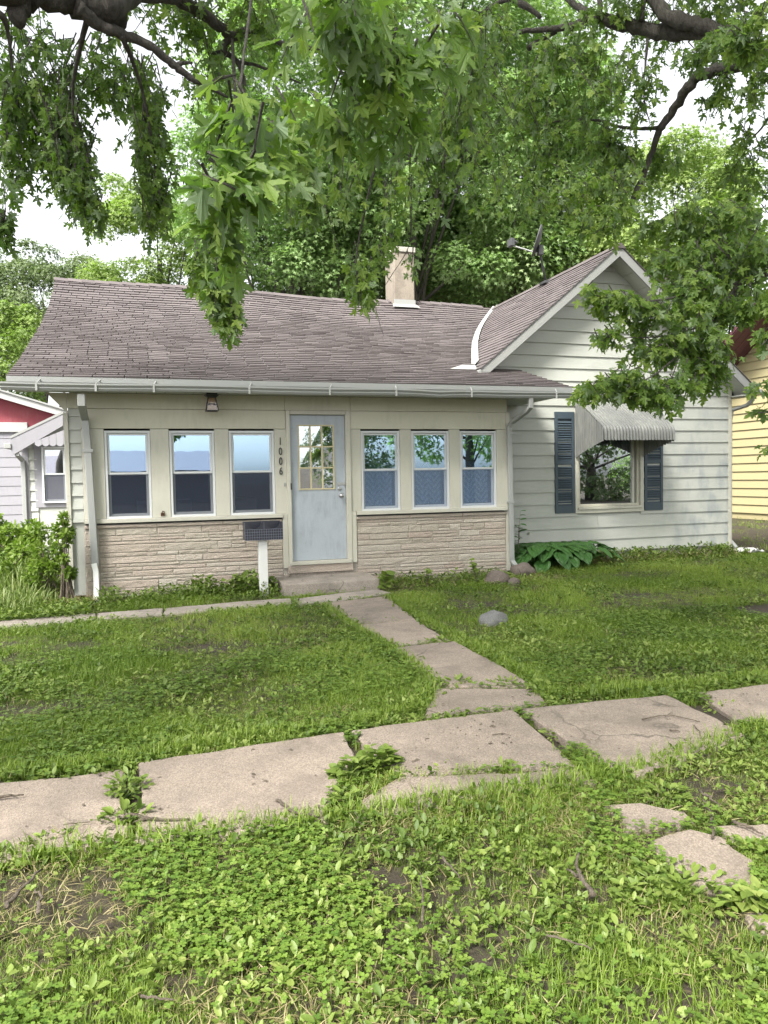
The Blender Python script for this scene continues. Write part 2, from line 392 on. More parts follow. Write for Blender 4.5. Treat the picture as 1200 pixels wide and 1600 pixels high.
def glass_mat(name, refl, tint, rough=.004, trans=(.75, .8, .82), wave=.0):
    m, nt, bs = new_mat(name); nt.nodes.remove(bs)
    gl = nt.nodes.new('ShaderNodeBsdfGlossy'); gl.inputs['Color'].default_value = (*tint, 1); gl.inputs['Roughness'].default_value = rough
    tr = nt.nodes.new('ShaderNodeBsdfTransparent'); tr.inputs['Color'].default_value = (*trans, 1)
    lw = nd(nt, 'ShaderNodeFresnel', IOR=1.5)
    f = math_(nt, 'MINIMUM', math_(nt, 'ADD', lw.outputs[0], refl), 1.0)
    mx = nt.nodes.new('ShaderNodeMixShader'); nt.links.new(f, mx.inputs[0])
    nt.links.new(tr.outputs[0], mx.inputs[1]); nt.links.new(gl.outputs[0], mx.inputs[2])
    if wave:
        b = nd(nt, 'ShaderNodeBump', Strength=wave, Distance=.01); nt.links.new(tex_noise(nt, wpos(nt), 1.6, 2, .5), b.inputs['Height']); nt.links.new(b.outputs[0], gl.inputs['Normal'])
    nt.links.new(mx.outputs[0], nt.nodes['Material Output'].inputs['Surface']); return m
M['glass'] = glass_mat('sky_tinted_window_glass', .52, (.58, .80, 1.0), wave=.06)  # sky's blue painted into the reflection tint, reflectance raised to brighten it
M['glass_plain'] = glass_mat('window_glass', .52, (.9, .95, 1.0), wave=.03)
M['glass_screen'] = glass_mat('window_glass_behind_screen', .09, (.7, .82, 1.0))
def screen_mat(cov=.52, c=(.035, .05, .075)):
    m, nt, bs = new_mat('insect_screen')
    bs.inputs['Base Color'].default_value = (*c, 1); bs.inputs['Roughness'].default_value = .7
    tr = nt.nodes.new('ShaderNodeBsdfTransparent'); mx = nt.nodes.new('ShaderNodeMixShader'); mx.inputs[0].default_value = cov
    nt.links.new(bs.outputs[0], mx.inputs[1]); nt.links.new(tr.outputs[0], mx.inputs[2]); nt.links.new(mx.outputs[0], nt.nodes['Material Output'].inputs['Surface']); return m
M['screen'] = screen_mat(.5, (.012, .02, .042)); M['screen_light'] = screen_mat(.62, (.15, .22, .34))
def curtain_mat():
    m, nt, bs = new_mat('pale_blue_moire_curtain')
    w1 = nd(nt, 'ShaderNodeTexWave', Scale=1.5, Distortion=0.0); w1.wave_profile = 'TRI'; w1.bands_direction = 'X'
    v = wpos(nt); nt.links.new(v, w1.inputs['Vector'])
    sp = nt.nodes.new('ShaderNodeSeparateXYZ'); nt.links.new(v, sp.inputs[0])
    z = math_(nt, 'ADD', math_(nt, 'MULTIPLY', sp.outputs[2], 10.0), math_(nt, 'MULTIPLY', w1.outputs[0], 1.3))
    s = math_(nt, 'SINE', math_(nt, 'MULTIPLY', z, 6.283))
    c = ramp(nt, math_(nt, 'ADD', math_(nt, 'MULTIPLY', s, .5), .5), [(0, (.46, .56, .72)), (1, (.70, .79, .92))])  # moire seen through the screen, painted into the cloth colour as zigzags
    nt.links.new(c, bs.inputs['Base Color']); bs.inputs['Roughness'].default_value = .9; return m
M['curtain'] = curtain_mat()
M['pane_amber'] = glass_mat('seeded_lantern_glass', .06, (1, .95, .9), rough=.15, trans=(.85, .72, .6))
def weave_mat():
    m, nt, bs = new_mat('black_wire_basket'); v = wpos(nt)
    bs.inputs['Base Color'].default_value = (.022, .024, .035, 1); bs.inputs['Roughness'].default_value = .4
    bump(nt, bs, tex_noise(nt, v, 60, 2), .2, .003); return m
M['mailbox'] = weave_mat()
M['wire'] = paint('grey_wire', (.16, .17, .22), grain=False, rough=.4)

exec_order = []

# ================================================================== HOUSE
YP, YM = 11.55, 12.60                # porch front plane, gable wall plane
house = thing('house', 'cream clapboard bungalow with stone-faced porch, brown shingle roof and house number 1006', 'house', (5.0, 12.0, 0))
H = house
# --- porch shell (dark room behind the windows)
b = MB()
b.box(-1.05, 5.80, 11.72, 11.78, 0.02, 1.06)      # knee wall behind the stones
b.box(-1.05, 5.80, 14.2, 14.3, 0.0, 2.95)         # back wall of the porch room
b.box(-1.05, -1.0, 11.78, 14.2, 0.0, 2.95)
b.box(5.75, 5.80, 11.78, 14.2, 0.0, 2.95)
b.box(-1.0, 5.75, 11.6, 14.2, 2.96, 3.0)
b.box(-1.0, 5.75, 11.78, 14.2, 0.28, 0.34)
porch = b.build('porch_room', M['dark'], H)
for x, wdt in ((-.2, .9), (1.3, .5)):             # things standing inside, seen dimly through the screens
    MB().box(x, x+wdt, 13.3, 13.7, .34, 1.35).build('stored_box', M['warehouse'], porch)
# --- stone facing
b = MB(); b.box(-.90, 2.03, 11.566, 11.72, 0.0, 1.05); b.box(3.06, 5.76, 11.566, 11.72, 0.0, 1.05); b.box(2.03, 3.06, 11.566, 11.72, 0.0, .32); stone_face = b.build('stone_facing', M['mortar'], H)
def stone(x0, x1, z0, z1, y=YP):
    b = MB(); g = .0035; x0 += g; x1 -= g; z0 += g; z1 -= g; s = random.random()*99
    ni = max(2, min(7, int((x1-x0)/.09))); ex = min(.012/(x1-x0), .2); ez = min(.012/(z1-z0), .3)
    us = [0]+[ex+(1-2*ex)*i/ni for i in range(ni+1)]+[1]; vs = [0, ez, .5+random.uniform(-.15, .15), 1-ez, 1]
    nx, nz = len(us)-1, len(vs)-1; idx = {}; tl = random.uniform(-.004, .004)
    for j in range(nz+1):
        for i in range(nx+1):
            u, v = us[i], vs[j]; x, z = x0+u*(x1-x0), z0+v*(z1-z0); rim = i in (0, nx) or j in (0, nz)
            d = 0 if rim else .006+.007*mnoise.noise(Vector((x*9, z*16, s)))+tl*(v-.5)*2+random.uniform(-.002, .002)
            if rim: x += random.uniform(-.002, .002); z += random.uniform(-.002, .002)
            idx[i, j] = len(b.v); b.v.append((x, y+.010-d, z))
    for j in range(nz):
        for i in range(nx): b.f.append((idx[i, j], idx[i+1, j], idx[i+1, j+1], idx[i, j+1]))
    ring = [(i, 0) for i in range(nx)]+[(nx, j) for j in range(nz)]+[(i, nz) for i in range(nx, 0, -1)]+[(0, j) for j in range(nz, 0, -1)]
    bk = {}
    for k in ring:
        x, _, z = b.v[idx[k]]; bk[k] = len(b.v); b.v.append((x, y+.030, z))
    for a, c in zip(ring, ring[1:]+ring[:1]): b.f.append((idx[a], bk[a], bk[c], idx[c]))
    return b.build('stone', M['stone'], stone_face)
def stones(xa, xb, z0, z1):
    z = z0
    while z < z1-.03:
        h = random.choice((.050, .062, .085, .10, .115))
        if z+h > z1-.045: h = z1-z
        x = xa
        while x < xb-.02:
            wd = random.choice((.22, .34, .46, .62, .8, .95))*random.uniform(.85, 1.15)
            if x+wd > xb-.15: wd = xb-x
            if h > .08 and wd > .4 and random.random() < .3:      # a tall block beside two thin ones
                k = x+wd*random.uniform(.4, .6); q = z+h*random.uniform(.42, .6)
                stone(x, k, z, z+h); stone(k, x+wd, z, q); stone(k, x+wd, q, z+h)
            else: stone(x, x+wd, z, z+h)
            x += wd
        z += h
stones(-.70, 1.95, .03, .995)
for k, z in enumerate((.03, .24, .50, .74)):                       # corner quoins
    stone(-.895, -.70, z, (.24, .50, .74, .995)[k])
stones(3.13, 5.745, .03, .995)
stones(1.95, 3.13, .03, .20)
x = -.90
for wd in (1.0, .95, .90): stone(x, x+wd, .998, 1.05, YP-.02); x += wd      # cap course under the sill
x = 3.13
for wd in (.9, .92, .8): stone(x, x+wd, .998, 1.05, YP-.02); x += wd
# --- timber front of the porch
fr = MB().box(-.90, 5.76, YP+.02, 11.60, 1.06, 2.95)
b = MB()
wins = [(-.59, .045), (.305, .96), (1.17, 1.855), (3.225, 3.88), (4.07, 4.735), (4.92, 5.585)]
WZ0, WZ1 = 1.125, 2.405
edges = [-.89] + [v for a in wins[:3] for v in a] + [2.035]
for i in range(0, len(edges), 2):
    b = MB(); b.box(edges[i], edges[i+1], YP, YP+.06, 1.135, 2.43); b.build('mullion_board', M['trim'], H, bevel=.004)
edges = [3.05] + [v for a in wins[3:] for v in a] + [5.76]
for i in range(0, len(edges), 2):
    b = MB(); b.box(edges[i], edges[i+1], YP, YP+.06, 1.135, 2.43); b.build('mullion_board', M['trim'], H, bevel=.004)
for x0, x1 in ((-.885, 1.955), (3.135, 5.755)):
    MB().box(x0, x1, YP-.045, YP+.05, 1.075, 1.133).build('window_sill', M['trim'], H, bevel=.006)
    b = MB()
for x0, x1 in ((-.89, 2.03), (3.055, 5.75)):
    MB().box(x0, x1, YP-.008, YP+.05, 2.434, 2.715).build('header_board', M['header'], H, bevel=.004)
for x0, x1 in ((-1.06, 2.02), (2.024, 3.06), (3.064, 5.78)):
    MB().box(x0, x1, YP-.012, YP+.05, 2.719, 2.935).build('header_board', M['header'], H, bevel=.004)
MB().prism([(P(72, 617, YP).x, 2.935), (-1.063, 2.935), (-1.063, 2.66), (P(104, 647, YP).x, 2.66)], YP-.01, YP+.03).build('gable_return', M['header'], H, fixn=True)
MB().box(-1.115, -1.055, YP-.02, YP+.04, .15, 2.655).build('corner_board', M['trim'], H, bevel=.003)
MB().box(5.755, 5.83, YP-.004, YP+.05, .05, 2.715).build('corner_board', M['trim'], H, bevel=.003)
pw = MB().box(-1.055, -.88, YP+.03, YP+.09, .05, 2.74).build('porch_side_wall', M['siding'], H)
def board(x0, x1, z0, z1, yb, parent, xt0=None, xt1=None):
    xt0 = x0 if xt0 is None else xt0; xt1 = x1 if xt1 is None else xt1; ov = .012
    p = [(x0, yb-.034, z0), (x1, yb-.034, z0), (x1, yb, z0), (x0, yb, z0),
         (xt0, yb-.008, z1+ov), (xt1, yb-.008, z1+ov), (xt1, yb, z1+ov), (xt0, yb, z1+ov)]
    return MB().hexa(p).build('siding_board', M['siding'], parent)
z = 1.10
while z < 2.70:
    board(-1.053, -.892, z, min(z+.186, 2.705), YP+.03, pw); z += .188
# --- windows
def sash_window(x0, x1, z0, z1, y, curtain=False, parent=H, glass='glass'):
    t = .042; zm = z0+(z1-z0)*.515
    def ring(b, a0, a1, c0, c1, ww, ya, yb):
        b.box(a0, a1, ya, yb, c0, c0+ww); b.box(a0, a1, ya, yb, c1-ww, c1)
        b.box(a0, a0+ww, ya+.001, yb-.001, c0+ww, c1-ww); b.box(a1-ww, a1, ya+.001, yb-.001, c0+ww, c1-ww)
    b = MB(); ring(b, x0+.004, x1-.004, z0+.008, z1, .034, y-.004, y+.07)
    f = b.build('window', M['vinyl'], parent, bevel=.003)
    b = MB(); ring(b, x0+.040, x1-.040, zm-.012, z1-.036, t*.75, y+.022, y+.045); b.build('upper_sash', M['vinyl'], f, bevel=.003)
    b = MB(); ring(b, x0+.040, x1-.040, z0+.044, zm+.012, t*.85, y+.046, y+.066); b.build('lower_sash', M['vinyl'], f, bevel=.003)
    MB().box(x0+.07, x1-.07, y+.031, y+.035, zm+.015, z1-.066).build('upper_pane', M[glass], f)
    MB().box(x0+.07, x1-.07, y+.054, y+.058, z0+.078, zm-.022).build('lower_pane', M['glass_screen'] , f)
    b = MB(); b.add([(x0+.042, y+.016, z0+.044), (x1-.042, y+.016, z0+.044), (x1-.042, y+.016, zm-.012), (x0+.042, y+.016, zm-.012)], [(0, 1, 2, 3)])
    b.build('insect_screen', M['screen_light' if curtain else 'screen'], f)
    if curtain:
        b = MB(); n = 40; a0, a1 = x0+.05, x1-.115
        for i in range(n+1):
            xx = a0+(a1-a0)*i/n; yy = y+.105+.014*math.sin(i*1.1)+.008*math.sin(i*2.7)
            b.v += [(xx, yy, z0+.09), (xx, yy, zm+.12)]
        for i in range(n): b.f.append((2*i, 2*i+2, 2*i+3, 2*i+1))
        b.build('curtain', M['curtain'], f, smooth=True)
    return f
for i, (a, c) in enumerate(wins): sash_window(a, c, WZ0, WZ1, YP+.012, curtain=i > 2)
# --- door
MB().box(2.035, 2.095, YP-.03, YP+.07, .30, 2.715).build('door_jamb', M['trim'], H, bevel=.004)
MB().box(2.975, 3.05, YP-.03, YP+.07, .32, 2.715).build('door_jamb', M['trim'], H, bevel=.004)
MB().box(1.955, 2.032, YP-.018, YP+.05, .29, 1.133).build('door_casing', M['trim'], H, bevel=.004)
MB().box(3.053, 3.128, YP-.018, YP+.05, .33, 1.133).build('door_casing', M['trim'], H, bevel=.004)
MB().box(2.097, 2.973, YP-.03, YP+.07, 2.655, 2.715).build('door_head', M['trim'], H, bevel=.004)
MB().box(2.05, 3.03, YP-.06, YP+.10, .33, .385).build('door_threshold', M['trim'], H, bevel=.006)
MB().box(2.02, 3.06, YP-.035, YP+.06, .20, .325).build('door_sill_block', M['stone'], H, bevel=.01)
b = MB(); dy = YP+.03
DX0, DX1, DZ0, DZ1 = 2.100, 2.970, .392, 2.650; LX0, LX1, LZ0, LZ1 = 2.225, 2.80, 1.49, 2.50
b.box(DX0, LX0, dy, dy+.045, DZ0, DZ1); b.box(LX1, DX1, dy, dy+.045, DZ0, DZ1)
b.box(LX0, LX1, dy+.0, dy+.045, DZ0, LZ0); b.box(LX0, LX1, dy, dy+.045, LZ1, DZ1)
door = b.build('door', M['door'], H)
b = MB(); t = .022
for k in range(4):
    xx = LX0+(LX1-LX0-t)*k/3; b.box(xx, xx+t, dy-.014, dy+.012, LZ0, LZ1)
for k in range(4):
    zz = LZ0+(LZ1-LZ0-t)*k/3
    for q in range(3):
        xa = LX0+(LX1-LX0-t)*q/3+t; xb = LX0+(LX1-LX0-t)*(q+1)/3; b.box(xa, xb, dy-.012, dy+.012, zz, zz+t)
b.build('muntin_grid', M['muntin'], door, bevel=.003)
for q in range(3):
    for k in range(3):
        xa = LX0+(LX1-LX0-t)*q/3+t; xb = LX0+(LX1-LX0-t)*(q+1)/3; za = LZ0+(LZ1-LZ0-t)*k/3+t; zb = LZ0+(LZ1-LZ0-t)*(k+1)/3
        tl = random.uniform(-.012, .012)
        p = [(xa, dy+.004, za), (xb, dy+.004+tl*.3, za), (xb, dy+.008+tl*.3, za), (xa, dy+.008, za), (xa, dy+.004+tl, zb), (xb, dy+.004+tl, zb), (xb, dy+.008+tl, zb), (xa, dy+.008+tl, zb)]
        MB().hexa(p).build('door_pane', M['glass_plain'], door)
def lathe(prof, c, n=16):            # profile of (radius, distance toward the viewer)
    b = MB()
    for r_, d in prof:
        for k in range(n):
            a = 2*math.pi*k/n; b.v.append((c[0]+r_*math.cos(a), c[1]-d, c[2]+r_*math.sin(a)))
    for i in range(len(prof)-1):
        for k in range(n): b.f.append((i*n+k, i*n+(k+1) % n, (i+1)*n+(k+1) % n, (i+1)*n+k))
    b.f.append(tuple((len(prof)-1)*n+k for k in range(n))); return b
lathe([(.036, 0), (.036, .008), (.014, .012), (.014, .035), (.030, .042), (.034, .058), (.026, .072), (.008, .076)], (2.895, dy, 1.39)).build('door_knob', M['chrome'], door, smooth=True)
lathe([(.028, 0), (.028, .014), (.018, .018)], (2.868, dy, 1.50)).build('deadbolt', M['chrome'], door)
b = MB(); b.box(2.84, 2.95, dy-.006, dy+.002, 1.55, 1.60); b.box(2.935, 2.968, dy-.03, dy+.004, 1.556, 1.594); b.build('hasp', M['chrome'], door, bevel=.003)
b = MB(); b.box(2.085, 2.105, YP-.045, YP-.028, 1.50, 1.60); b.build('latch_plate', M['black'], H)
# --- house number
def text_mesh(ch, size, ext):
    cu = bpy.data.curves.new('numeral', 'FONT'); cu.body = ch; cu.size = size; cu.extrude = ext; cu.align_x = 'CENTER'
    o = bpy.data.objects.new('numeral', cu); col.objects.link(o)
    dg = bpy.context.evaluated_depsgraph_get(); me = bpy.data.meshes.new_from_object(o.evaluated_get(dg))
    bpy.data.objects.remove(o); return me
for ch, z in zip('1006', (2.19, 2.035, 1.885, 1.735)):
    me = text_mesh(ch, .165, .006); me.materials.clear(); me.materials.append(M['black'])
    o = part('house_number', me, H); o.rotation_euler = (R(90), 0, R(0)); o.location = (1.945, YP-.01, z); o.scale = (.72, 1, 1)
    o['label'] = 'black numeral %s on the board beside the door' % ch
p_ = P(254.5, 803, YP)
b = MB(); b.box(p_.x-.03, p_.x+.028, YP-.012, YP, p_.z-.03, p_.z+.02); b.tube([(p_.x-.02, YP-.02, p_.z), (p_.x, YP-.045, p_.z+.045), (p_.x+.02, YP-.02, p_.z+.03)], .009, 6); b.build('rusty_hook', M['rust'], H)
p_ = P(445, 757, YP); MB().box(p_.x-.014, p_.x+.014, YP-.016, YP, p_.z-.03, p_.z+.03).build('doorbell', M['gutter'], H, bevel=.004)
# --- roof ------------------------------------------------------------
prof = [(11.10, 3.095), (12.3, 3.50), (13.6, 4.00), (14.6, 4.39), (15.4, 4.74), (16.05, 5.05), (16.7, 5.42), (17.2, 5.75), (17.6, 6.02)]
arc = [0.0]
for a, c in zip(prof, prof[1:]): arc.append(arc[-1]+math.hypot(c[0]-a[0], c[1]-a[1]))
def sag(x, y):
    return -.010*max(0, x+1.75)*min(1, max(0, (y-13)/4)) - .05*math.exp(-((x-4.2)/1.5)**2)*min(1, max(0, (y-15)/2.4)) + .012*math.sin(x*1.3+y*.7)
def wing(s):
    s = max(0, min(arc[-1], s))
    for i in range(len(prof)-1):
        if s <= arc[i+1]+1e-9:
            t = (s-arc[i])/(arc[i+1]-arc[i]); a, c = prof[i], prof[i+1]
            n = Vector((0, -(c[1]-a[1]), c[0]-a[0])).normalized()
            return a[0]+t*(c[0]-a[0]), a[1]+t*(c[1]-a[1]), n
GX, GZ, GS = 8.43, 5.86, .825        # gable: ridge x, ridge z, slope
def valley_x(y, z): return GX-(GZ-z)/GS
rg = np.random.default_rng(5)
def tab(b, tints, p0, p1, p2, p3, n, th, tilt=0):
    # p0,p1 lower edge; p2,p3 upper edge; raised at the butt
    n = Vector(n); lo = [Vector(p)+n*(th+.004) for p in (p0, p1)]; hi = [Vector(p)+n*.003 for p in (p2, p3)]; und = [Vector(p)-n*.004 for p in (p0, p1)]
    k = len(b.v)
    b.v += [tuple(v) for v in lo+hi+und]
    b.f += [(k, k+1, k+2, k+3), (k+4, k+5, k+1, k), (k+4, k, k+3, k+4) if False else (k+4, k+3, k), (k+5, k+1, k+2)]
    t = min(1, max(0, rg.normal(.5, .10))); tints += [t]*6
b = MB(); tn = []; near_tabs = []
EXP = .142; s = 0; row = 0
while s < arc[-1]-.02:
    s2 = min(s+EXP, arc[-1]); y0, z0, n0 = wing(s); y1, z1, n1 = wing(s2)
    x = -1.76+.012*math.sin(row*1.7); x -= (row % 3)*.11
    xr = 6.80-(y0-11.1)*.19 if y0 < 12.55 else valley_x(y0, z0+sag(6, y0))-.03
    xr1 = 6.80-(y1-11.1)*.19 if y0 < 12.55 else valley_x(y1, z1+sag(6, y1))-.03
    while x < xr:
        wd = .302 if rg.random() < .8 else .302*rg.uniform(.7, 1.5)
        a0, a1 = max(x, -1.76), min(x+wd-.014, xr); c0, c1 = a0, min(x+wd-.014, xr1)
        if a1-a0 > .02:
            dz = lambda xx, yy: sag(xx, yy)
            jj = rg.normal(0, .004)
            one = row < 14 and len(near_tabs) < 300
            bb, tt = (MB(), []) if one else (b, tn)
            if one: near_tabs.append((bb, tt))
            tab(bb, tt, (a0, y0+jj, z0+dz(a0, y0)), (a1, y0+jj, z0+dz(a1, y0)), (max(c1, c0+.005), y1+.02, z1+dz(c1, y1)+.006), (c0, y1+.02, z1+dz(c0, y1)+.006), n0, max(.010, rg.normal(.018, .003)))
        x += wd
    s = s2; row += 1
me = b.mesh('shingles'); at = me.attributes.new('tint', 'FLOAT', 'POINT'); at.data.foreach_set('value', tn); me.materials.append(M['shingle'])
# roof deck (rises under the shingles, rear slope, edge boards)
b = MB(); NX = 20
xs = [-1.74+(6.5+1.74)*i/NX for i in range(NX+1)]
for (y, z) in prof:
    for xx in xs: b.v.append((min(xx, 6.72-(y-11.1)*.19 if y < 12.55 else valley_x(y, z)-.02), y, z-.02+sag(xx, y)))
m_ = len(prof)
for i in range(m_-1):
    for k in range(NX): a = i*(NX+1)+k; b.f.append((a, a+1, a+NX+2, a+NX+1))
b.add([(-1.74, 17.6, 5.98), (8.4, 17.6, 5.86), (8.4, 23.5, 3.0), (-1.74, 23.5, 3.0)], [(0, 1, 2, 3)])
for (ya_, za_), (yb_, zb_) in zip(prof, prof[1:]): b.hexa([(-1.745, ya_, za_-.14+sag(-1.7, ya_)), (-1.70, ya_, za_-.14+sag(-1.7, ya_)), (-1.70, yb_, zb_-.14+sag(-1.7, yb_)), (-1.745, yb_, zb_-.14+sag(-1.7, yb_)), (-1.745, ya_, za_-.022+sag(-1.7, ya_)), (-1.70, ya_, za_-.022+sag(-1.7, ya_)), (-1.70, yb_, zb_-.022+sag(-1.7, yb_)), (-1.745, yb_, zb_-.022+sag(-1.7, yb_))])
roof = b.build('porch_and_wing_roof', M['rakewood'], H)
sh = part('shingles', me, roof); sh['kind'] = 'stuff'
for bb, tt in near_tabs:                                        # the lowest courses, tab by tab
    o = bb.build('shingle', M['shingle'], roof); o.data.attributes.new('tint', 'FLOAT', 'POINT').data.foreach_set('value', tt)
for k in range(36):                                             # ridge caps
    x0 = -1.78+k*.275
    if x0 > 7.9: break
    zz = 6.035+sag(x0, 17.6)
    b = MB(); dr = .006+.004*random.random()
    for q, (dy_, dz_) in enumerate(((-.13, -.085), (-.02, .0), (.02, 0), (.13, -.085))):
        b.v += [(x0, 17.6+dy_, zz+dz_+.014+dr), (x0+.30, 17.6+dy_, zz+dz_+.004)]
    for q in range(3): b.f.append((2*q, 2*q+1, 2*q+3, 2*q+2))
    b.f.append((0, 2, 4, 6)); o = b.build('ridge_cap', M['shingle'], roof)
    a = o.data.attributes.new('tint', 'FLOAT', 'POINT'); a.data.foreach_set('value', [random.uniform(.3, .8)]*len(b.v))
# wing left gable wall + rear (seen only from the side)
b = MB(); b.add([(-1.05, 11.7, 0), (-1.05, 23, 0), (-1.05, 23, 3.2), (-1.05, 17.6, 5.8), (-1.05, 11.7, 2.93)], [(0, 1, 2, 3, 4)]); b.box(-1.05, 11.2, 22.9, 23, 0, 3.1)
b.build('end_wall', M['siding'], H)
# gable roof
yR = 12.18
b = MB(); tn = []
sl = math.hypot(1, GS); Ls = (GX-5.60)*sl; nL = Vector((-GS, 0, 1)).normalized()
s = 0; row = 0
def gz(x): return GZ-(GX-x)*GS
def valley_y(x):                     # where the wing roof reaches the gable slope at x
    z = gz(x)
    for i in range(len(prof)-1):
        a, c = prof[i], prof[i+1]; za, zc = a[1]+sag(x, a[0]), c[1]+sag(x, c[0])
        if za <= z <= zc: return a[0]+(c[0]-a[0])*(z-za)/(zc-za)
    return 22.5
while s < Ls-.01:
    s2 = min(s+EXP, Ls); x0, x1 = 5.60+s/sl, 5.60+s2/sl; z0, z1 = gz(x0), gz(x1); ye = valley_y(x0)+.03
    y = yR-.03-(row % 3)*.1
    while y < ye:
        wd = .302*(1 if rg.random() < .8 else rg.uniform(.7, 1.4))
        a0, a1 = max(y, yR-.03), min(y+wd-.014, ye)
        if a1-a0 > .02:
            tab(b, tn, (x0, a1, z0), (x0, a0, z0), (x1+.02, a0, z1+.02), (x1+.02, a1, z1+.02), nL, max(.010, rg.normal(.018, .003)))
        y += wd
    s = s2; row += 1
me = b.mesh('shingles'); at = me.attributes.new('tint', 'FLOAT', 'POINT'); at.data.foreach_set('value', tn); me.materials.append(M['shingle'])
b = MB()
def slope_slab(xa, xb, y0, y1, t0, t1):     # a slab following the slope between xa and xb
    s_ = GS if xb <= GX else -GS
    za, zb = GZ-abs(GX-xa)*GS, GZ-abs(GX-xb)*GS
    b.hexa([(xa, y0, za-t1), (xb, y0, zb-t1), (xb, y1, zb-t1), (xa, y1, za-t1), (xa, y0, za-t0), (xb, y0, zb-t0), (xb, y1, zb-t0), (xa, y1, za-t0)])
slope_slab(5.52, GX, yR+.02, 22.4, .004, .06); slope_slab(GX, 11.55, yR+.02, 22.4, .004, .06)
groof = b.build('gable_roof', M['rakewood'], H)
sh = part('shingles', me, groof); sh['kind'] = 'stuff'
b = MB(); slope_slab(GX, 11.60, yR-.03, 22.4, -.02, .002); b.build('right_slope_shingles', M['shingle'], groof)
for o in (groof.children[-1],):
    a = o.data.attributes.new('tint', 'FLOAT', 'POINT'); a.data.foreach_set('value', [.45]*len(o.data.vertices))
for k in range(20):                                             # gable ridge caps
    y0 = yR-.04+k*.275; b = MB()
    for q, (dx_, dz_) in enumerate(((-.12, -.095), (-.02, .0), (.02, 0), (.12, -.095))):
        b.v += [(GX+dx_, y0, GZ+.03+dz_+.008), (GX+dx_, y0+.29, GZ+.03+dz_)]
    for q in range(3): b.f.append((2*q, 2*q+1, 2*q+3, 2*q+2))
    b.f.append((0, 2, 4, 6)); o = b.build('ridge_cap', M['shingle'], groof)
    a = o.data.attributes.new('tint', 'FLOAT', 'POINT'); a.data.foreach_set('value', [random.uniform(.3, .8)]*len(b.v))
# rake boards
def rake(xa, xb, name='rake_board'):
    za, zb = GZ-abs(GX-xa)*GS, GZ-abs(GX-xb)*GS
    MB().hexa([(xa, yR-.012, za-.20), (xb, yR-.012, zb-.20), (xb, yR+.018, zb-.20), (xa, yR+.018, za-.20), (xa, yR-.012, za-.003), (xb, yR-.012, zb-.003), (xb, yR+.018, zb-.003), (xa, yR+.018, za-.003)]).build(name, M['rakewood'], groof, bevel=.004)
rake(5.55, GX-.001); rake(GX+.001, 11.56)
# soffit panels below both slopes
for sgn in (-1, 1):
    for k in range(10):
        d0, d1 = .04+k*.30, .04+(k+1)*.30-.008
        if d1 > 3.05: break
        xa, xb = (GX+sgn*d0, GX+sgn*d1)
        za, zb = GZ-d0*GS-.165, GZ-d1*GS-.165
        MB().hexa([(xa, yR+.02, za-.012), (xb, yR+.02, zb-.012), (xb, YM+.02, zb-.012), (xa, YM+.02, za-.012), (xa, yR+.02, za), (xb, yR+.02, zb), (xb, YM+.02, zb), (xa, YM+.02, za)]).build('soffit_panel', M['soffit'], groof, fixn=True)
# valley flashing
b = MB(); ys = [12.75, 13.3, 14.0, 14.7, 15.3, 15.8, 16.3, 16.8, 17.3, 17.62]
for i, y in enumerate(ys):
    for j in range(len(prof)-1):
        if prof[j][0] <= y <= prof[j+1][0] or (j == len(prof)-2 and y > prof[-1][0]):
            z = prof[j][1]+(prof[j+1][1]-prof[j][1])*(y-prof[j][0])/(prof[j+1][0]-prof[j][0])
    x = valley_x(y, z+sag(6, y)); z += sag(x, y)
    b.v += [(x-.085, y, z+.036), (x-.01, y, z+.03), (x+.015, y, z+.065), (x+.06, y, z+.105)]
for i in range(len(ys)-1):
    for k in range(3): a = i*4+k; b.f.append((a, a+1, a+5, a+4))
b.build('valley_flashing', M['flash'], groof)
MB().add([(5.10, 12.36, 3.545), (5.62, 12.36, 3.545), (5.70, 12.62, 3.66), (5.45, 12.62, 3.66)], [(0, 1, 2, 3)]).build('flashing_apron', M['flash'], groof)
# eave box of the porch
for k in range(21):
    x0 = -1.70+k*.395; x1 = min(x0+.387, 6.55)
    if x1 <= x0: break
    MB().box(x0, x1, 11.10, YP-.014 if x0 < 5.7 else YM-.03, 2.938, 2.952).build('soffit_panel', M['soffit'], roof)
MB().box(-1.74, 6.70, 11.075, 11.10, 2.94, 3.085).build('fascia_board', M['flash'], roof, bevel=.004)
MB().box(-1.75, 6.74, 11.06, 11.074, 3.02, 3.092).build('drip_edge', M['gutter'], roof)
# gutter (K profile) with straps
def gutter(x0, x1, y, z):
    pr = [(0, .10), (0, 0), (-.075, 0), (-.092, .03), (-.088, .045), (-.112, .075), (-.112, .098), (-.100, .098), (-.100, .078), (-.078, .047), (-.081, .03), (-.068, .012), (-.012, .012), (-.012, .10)]
    b = MB(); n = 24
    for i in range(n+1):
        xx = x0+(x1-x0)*i/n; dz = -.018*math.sin(i*.7)*.35 - (.025 if abs(xx-4.3) < .5 else 0)*(.5-abs(xx-4.3))*2
        for (a, c) in pr: b.v.append((xx, y+a, z+c+dz))
    m = len(pr)
    for i in range(n):
        for k in range(m): b.f.append((i*m+k, i*m+(k+1) % m, (i+1)*m+(k+1) % m, (i+1)*m+k))
    b.f.append(tuple(range(6)) ); b.f.append(tuple(n*m+k for k in range(6)))
    return b
gut = gutter(-1.81, 6.86, 11.058, 2.905).build('gutter', M['gutter'], H, fixn=True)
sp = MB(); sp.hexa([(-.013, -.116, .0), (.013, -.116, .0), (.013, -.10, .0), (-.013, -.10, .0), (-.013, -.118, .10), (.013, -.118, .10), (.013, -.10, .10), (-.013, -.10, .10)])
sp.tube([(0, -.112, .10), (.02, -.05, .135), (.05, .06, .20)], .009, 6)
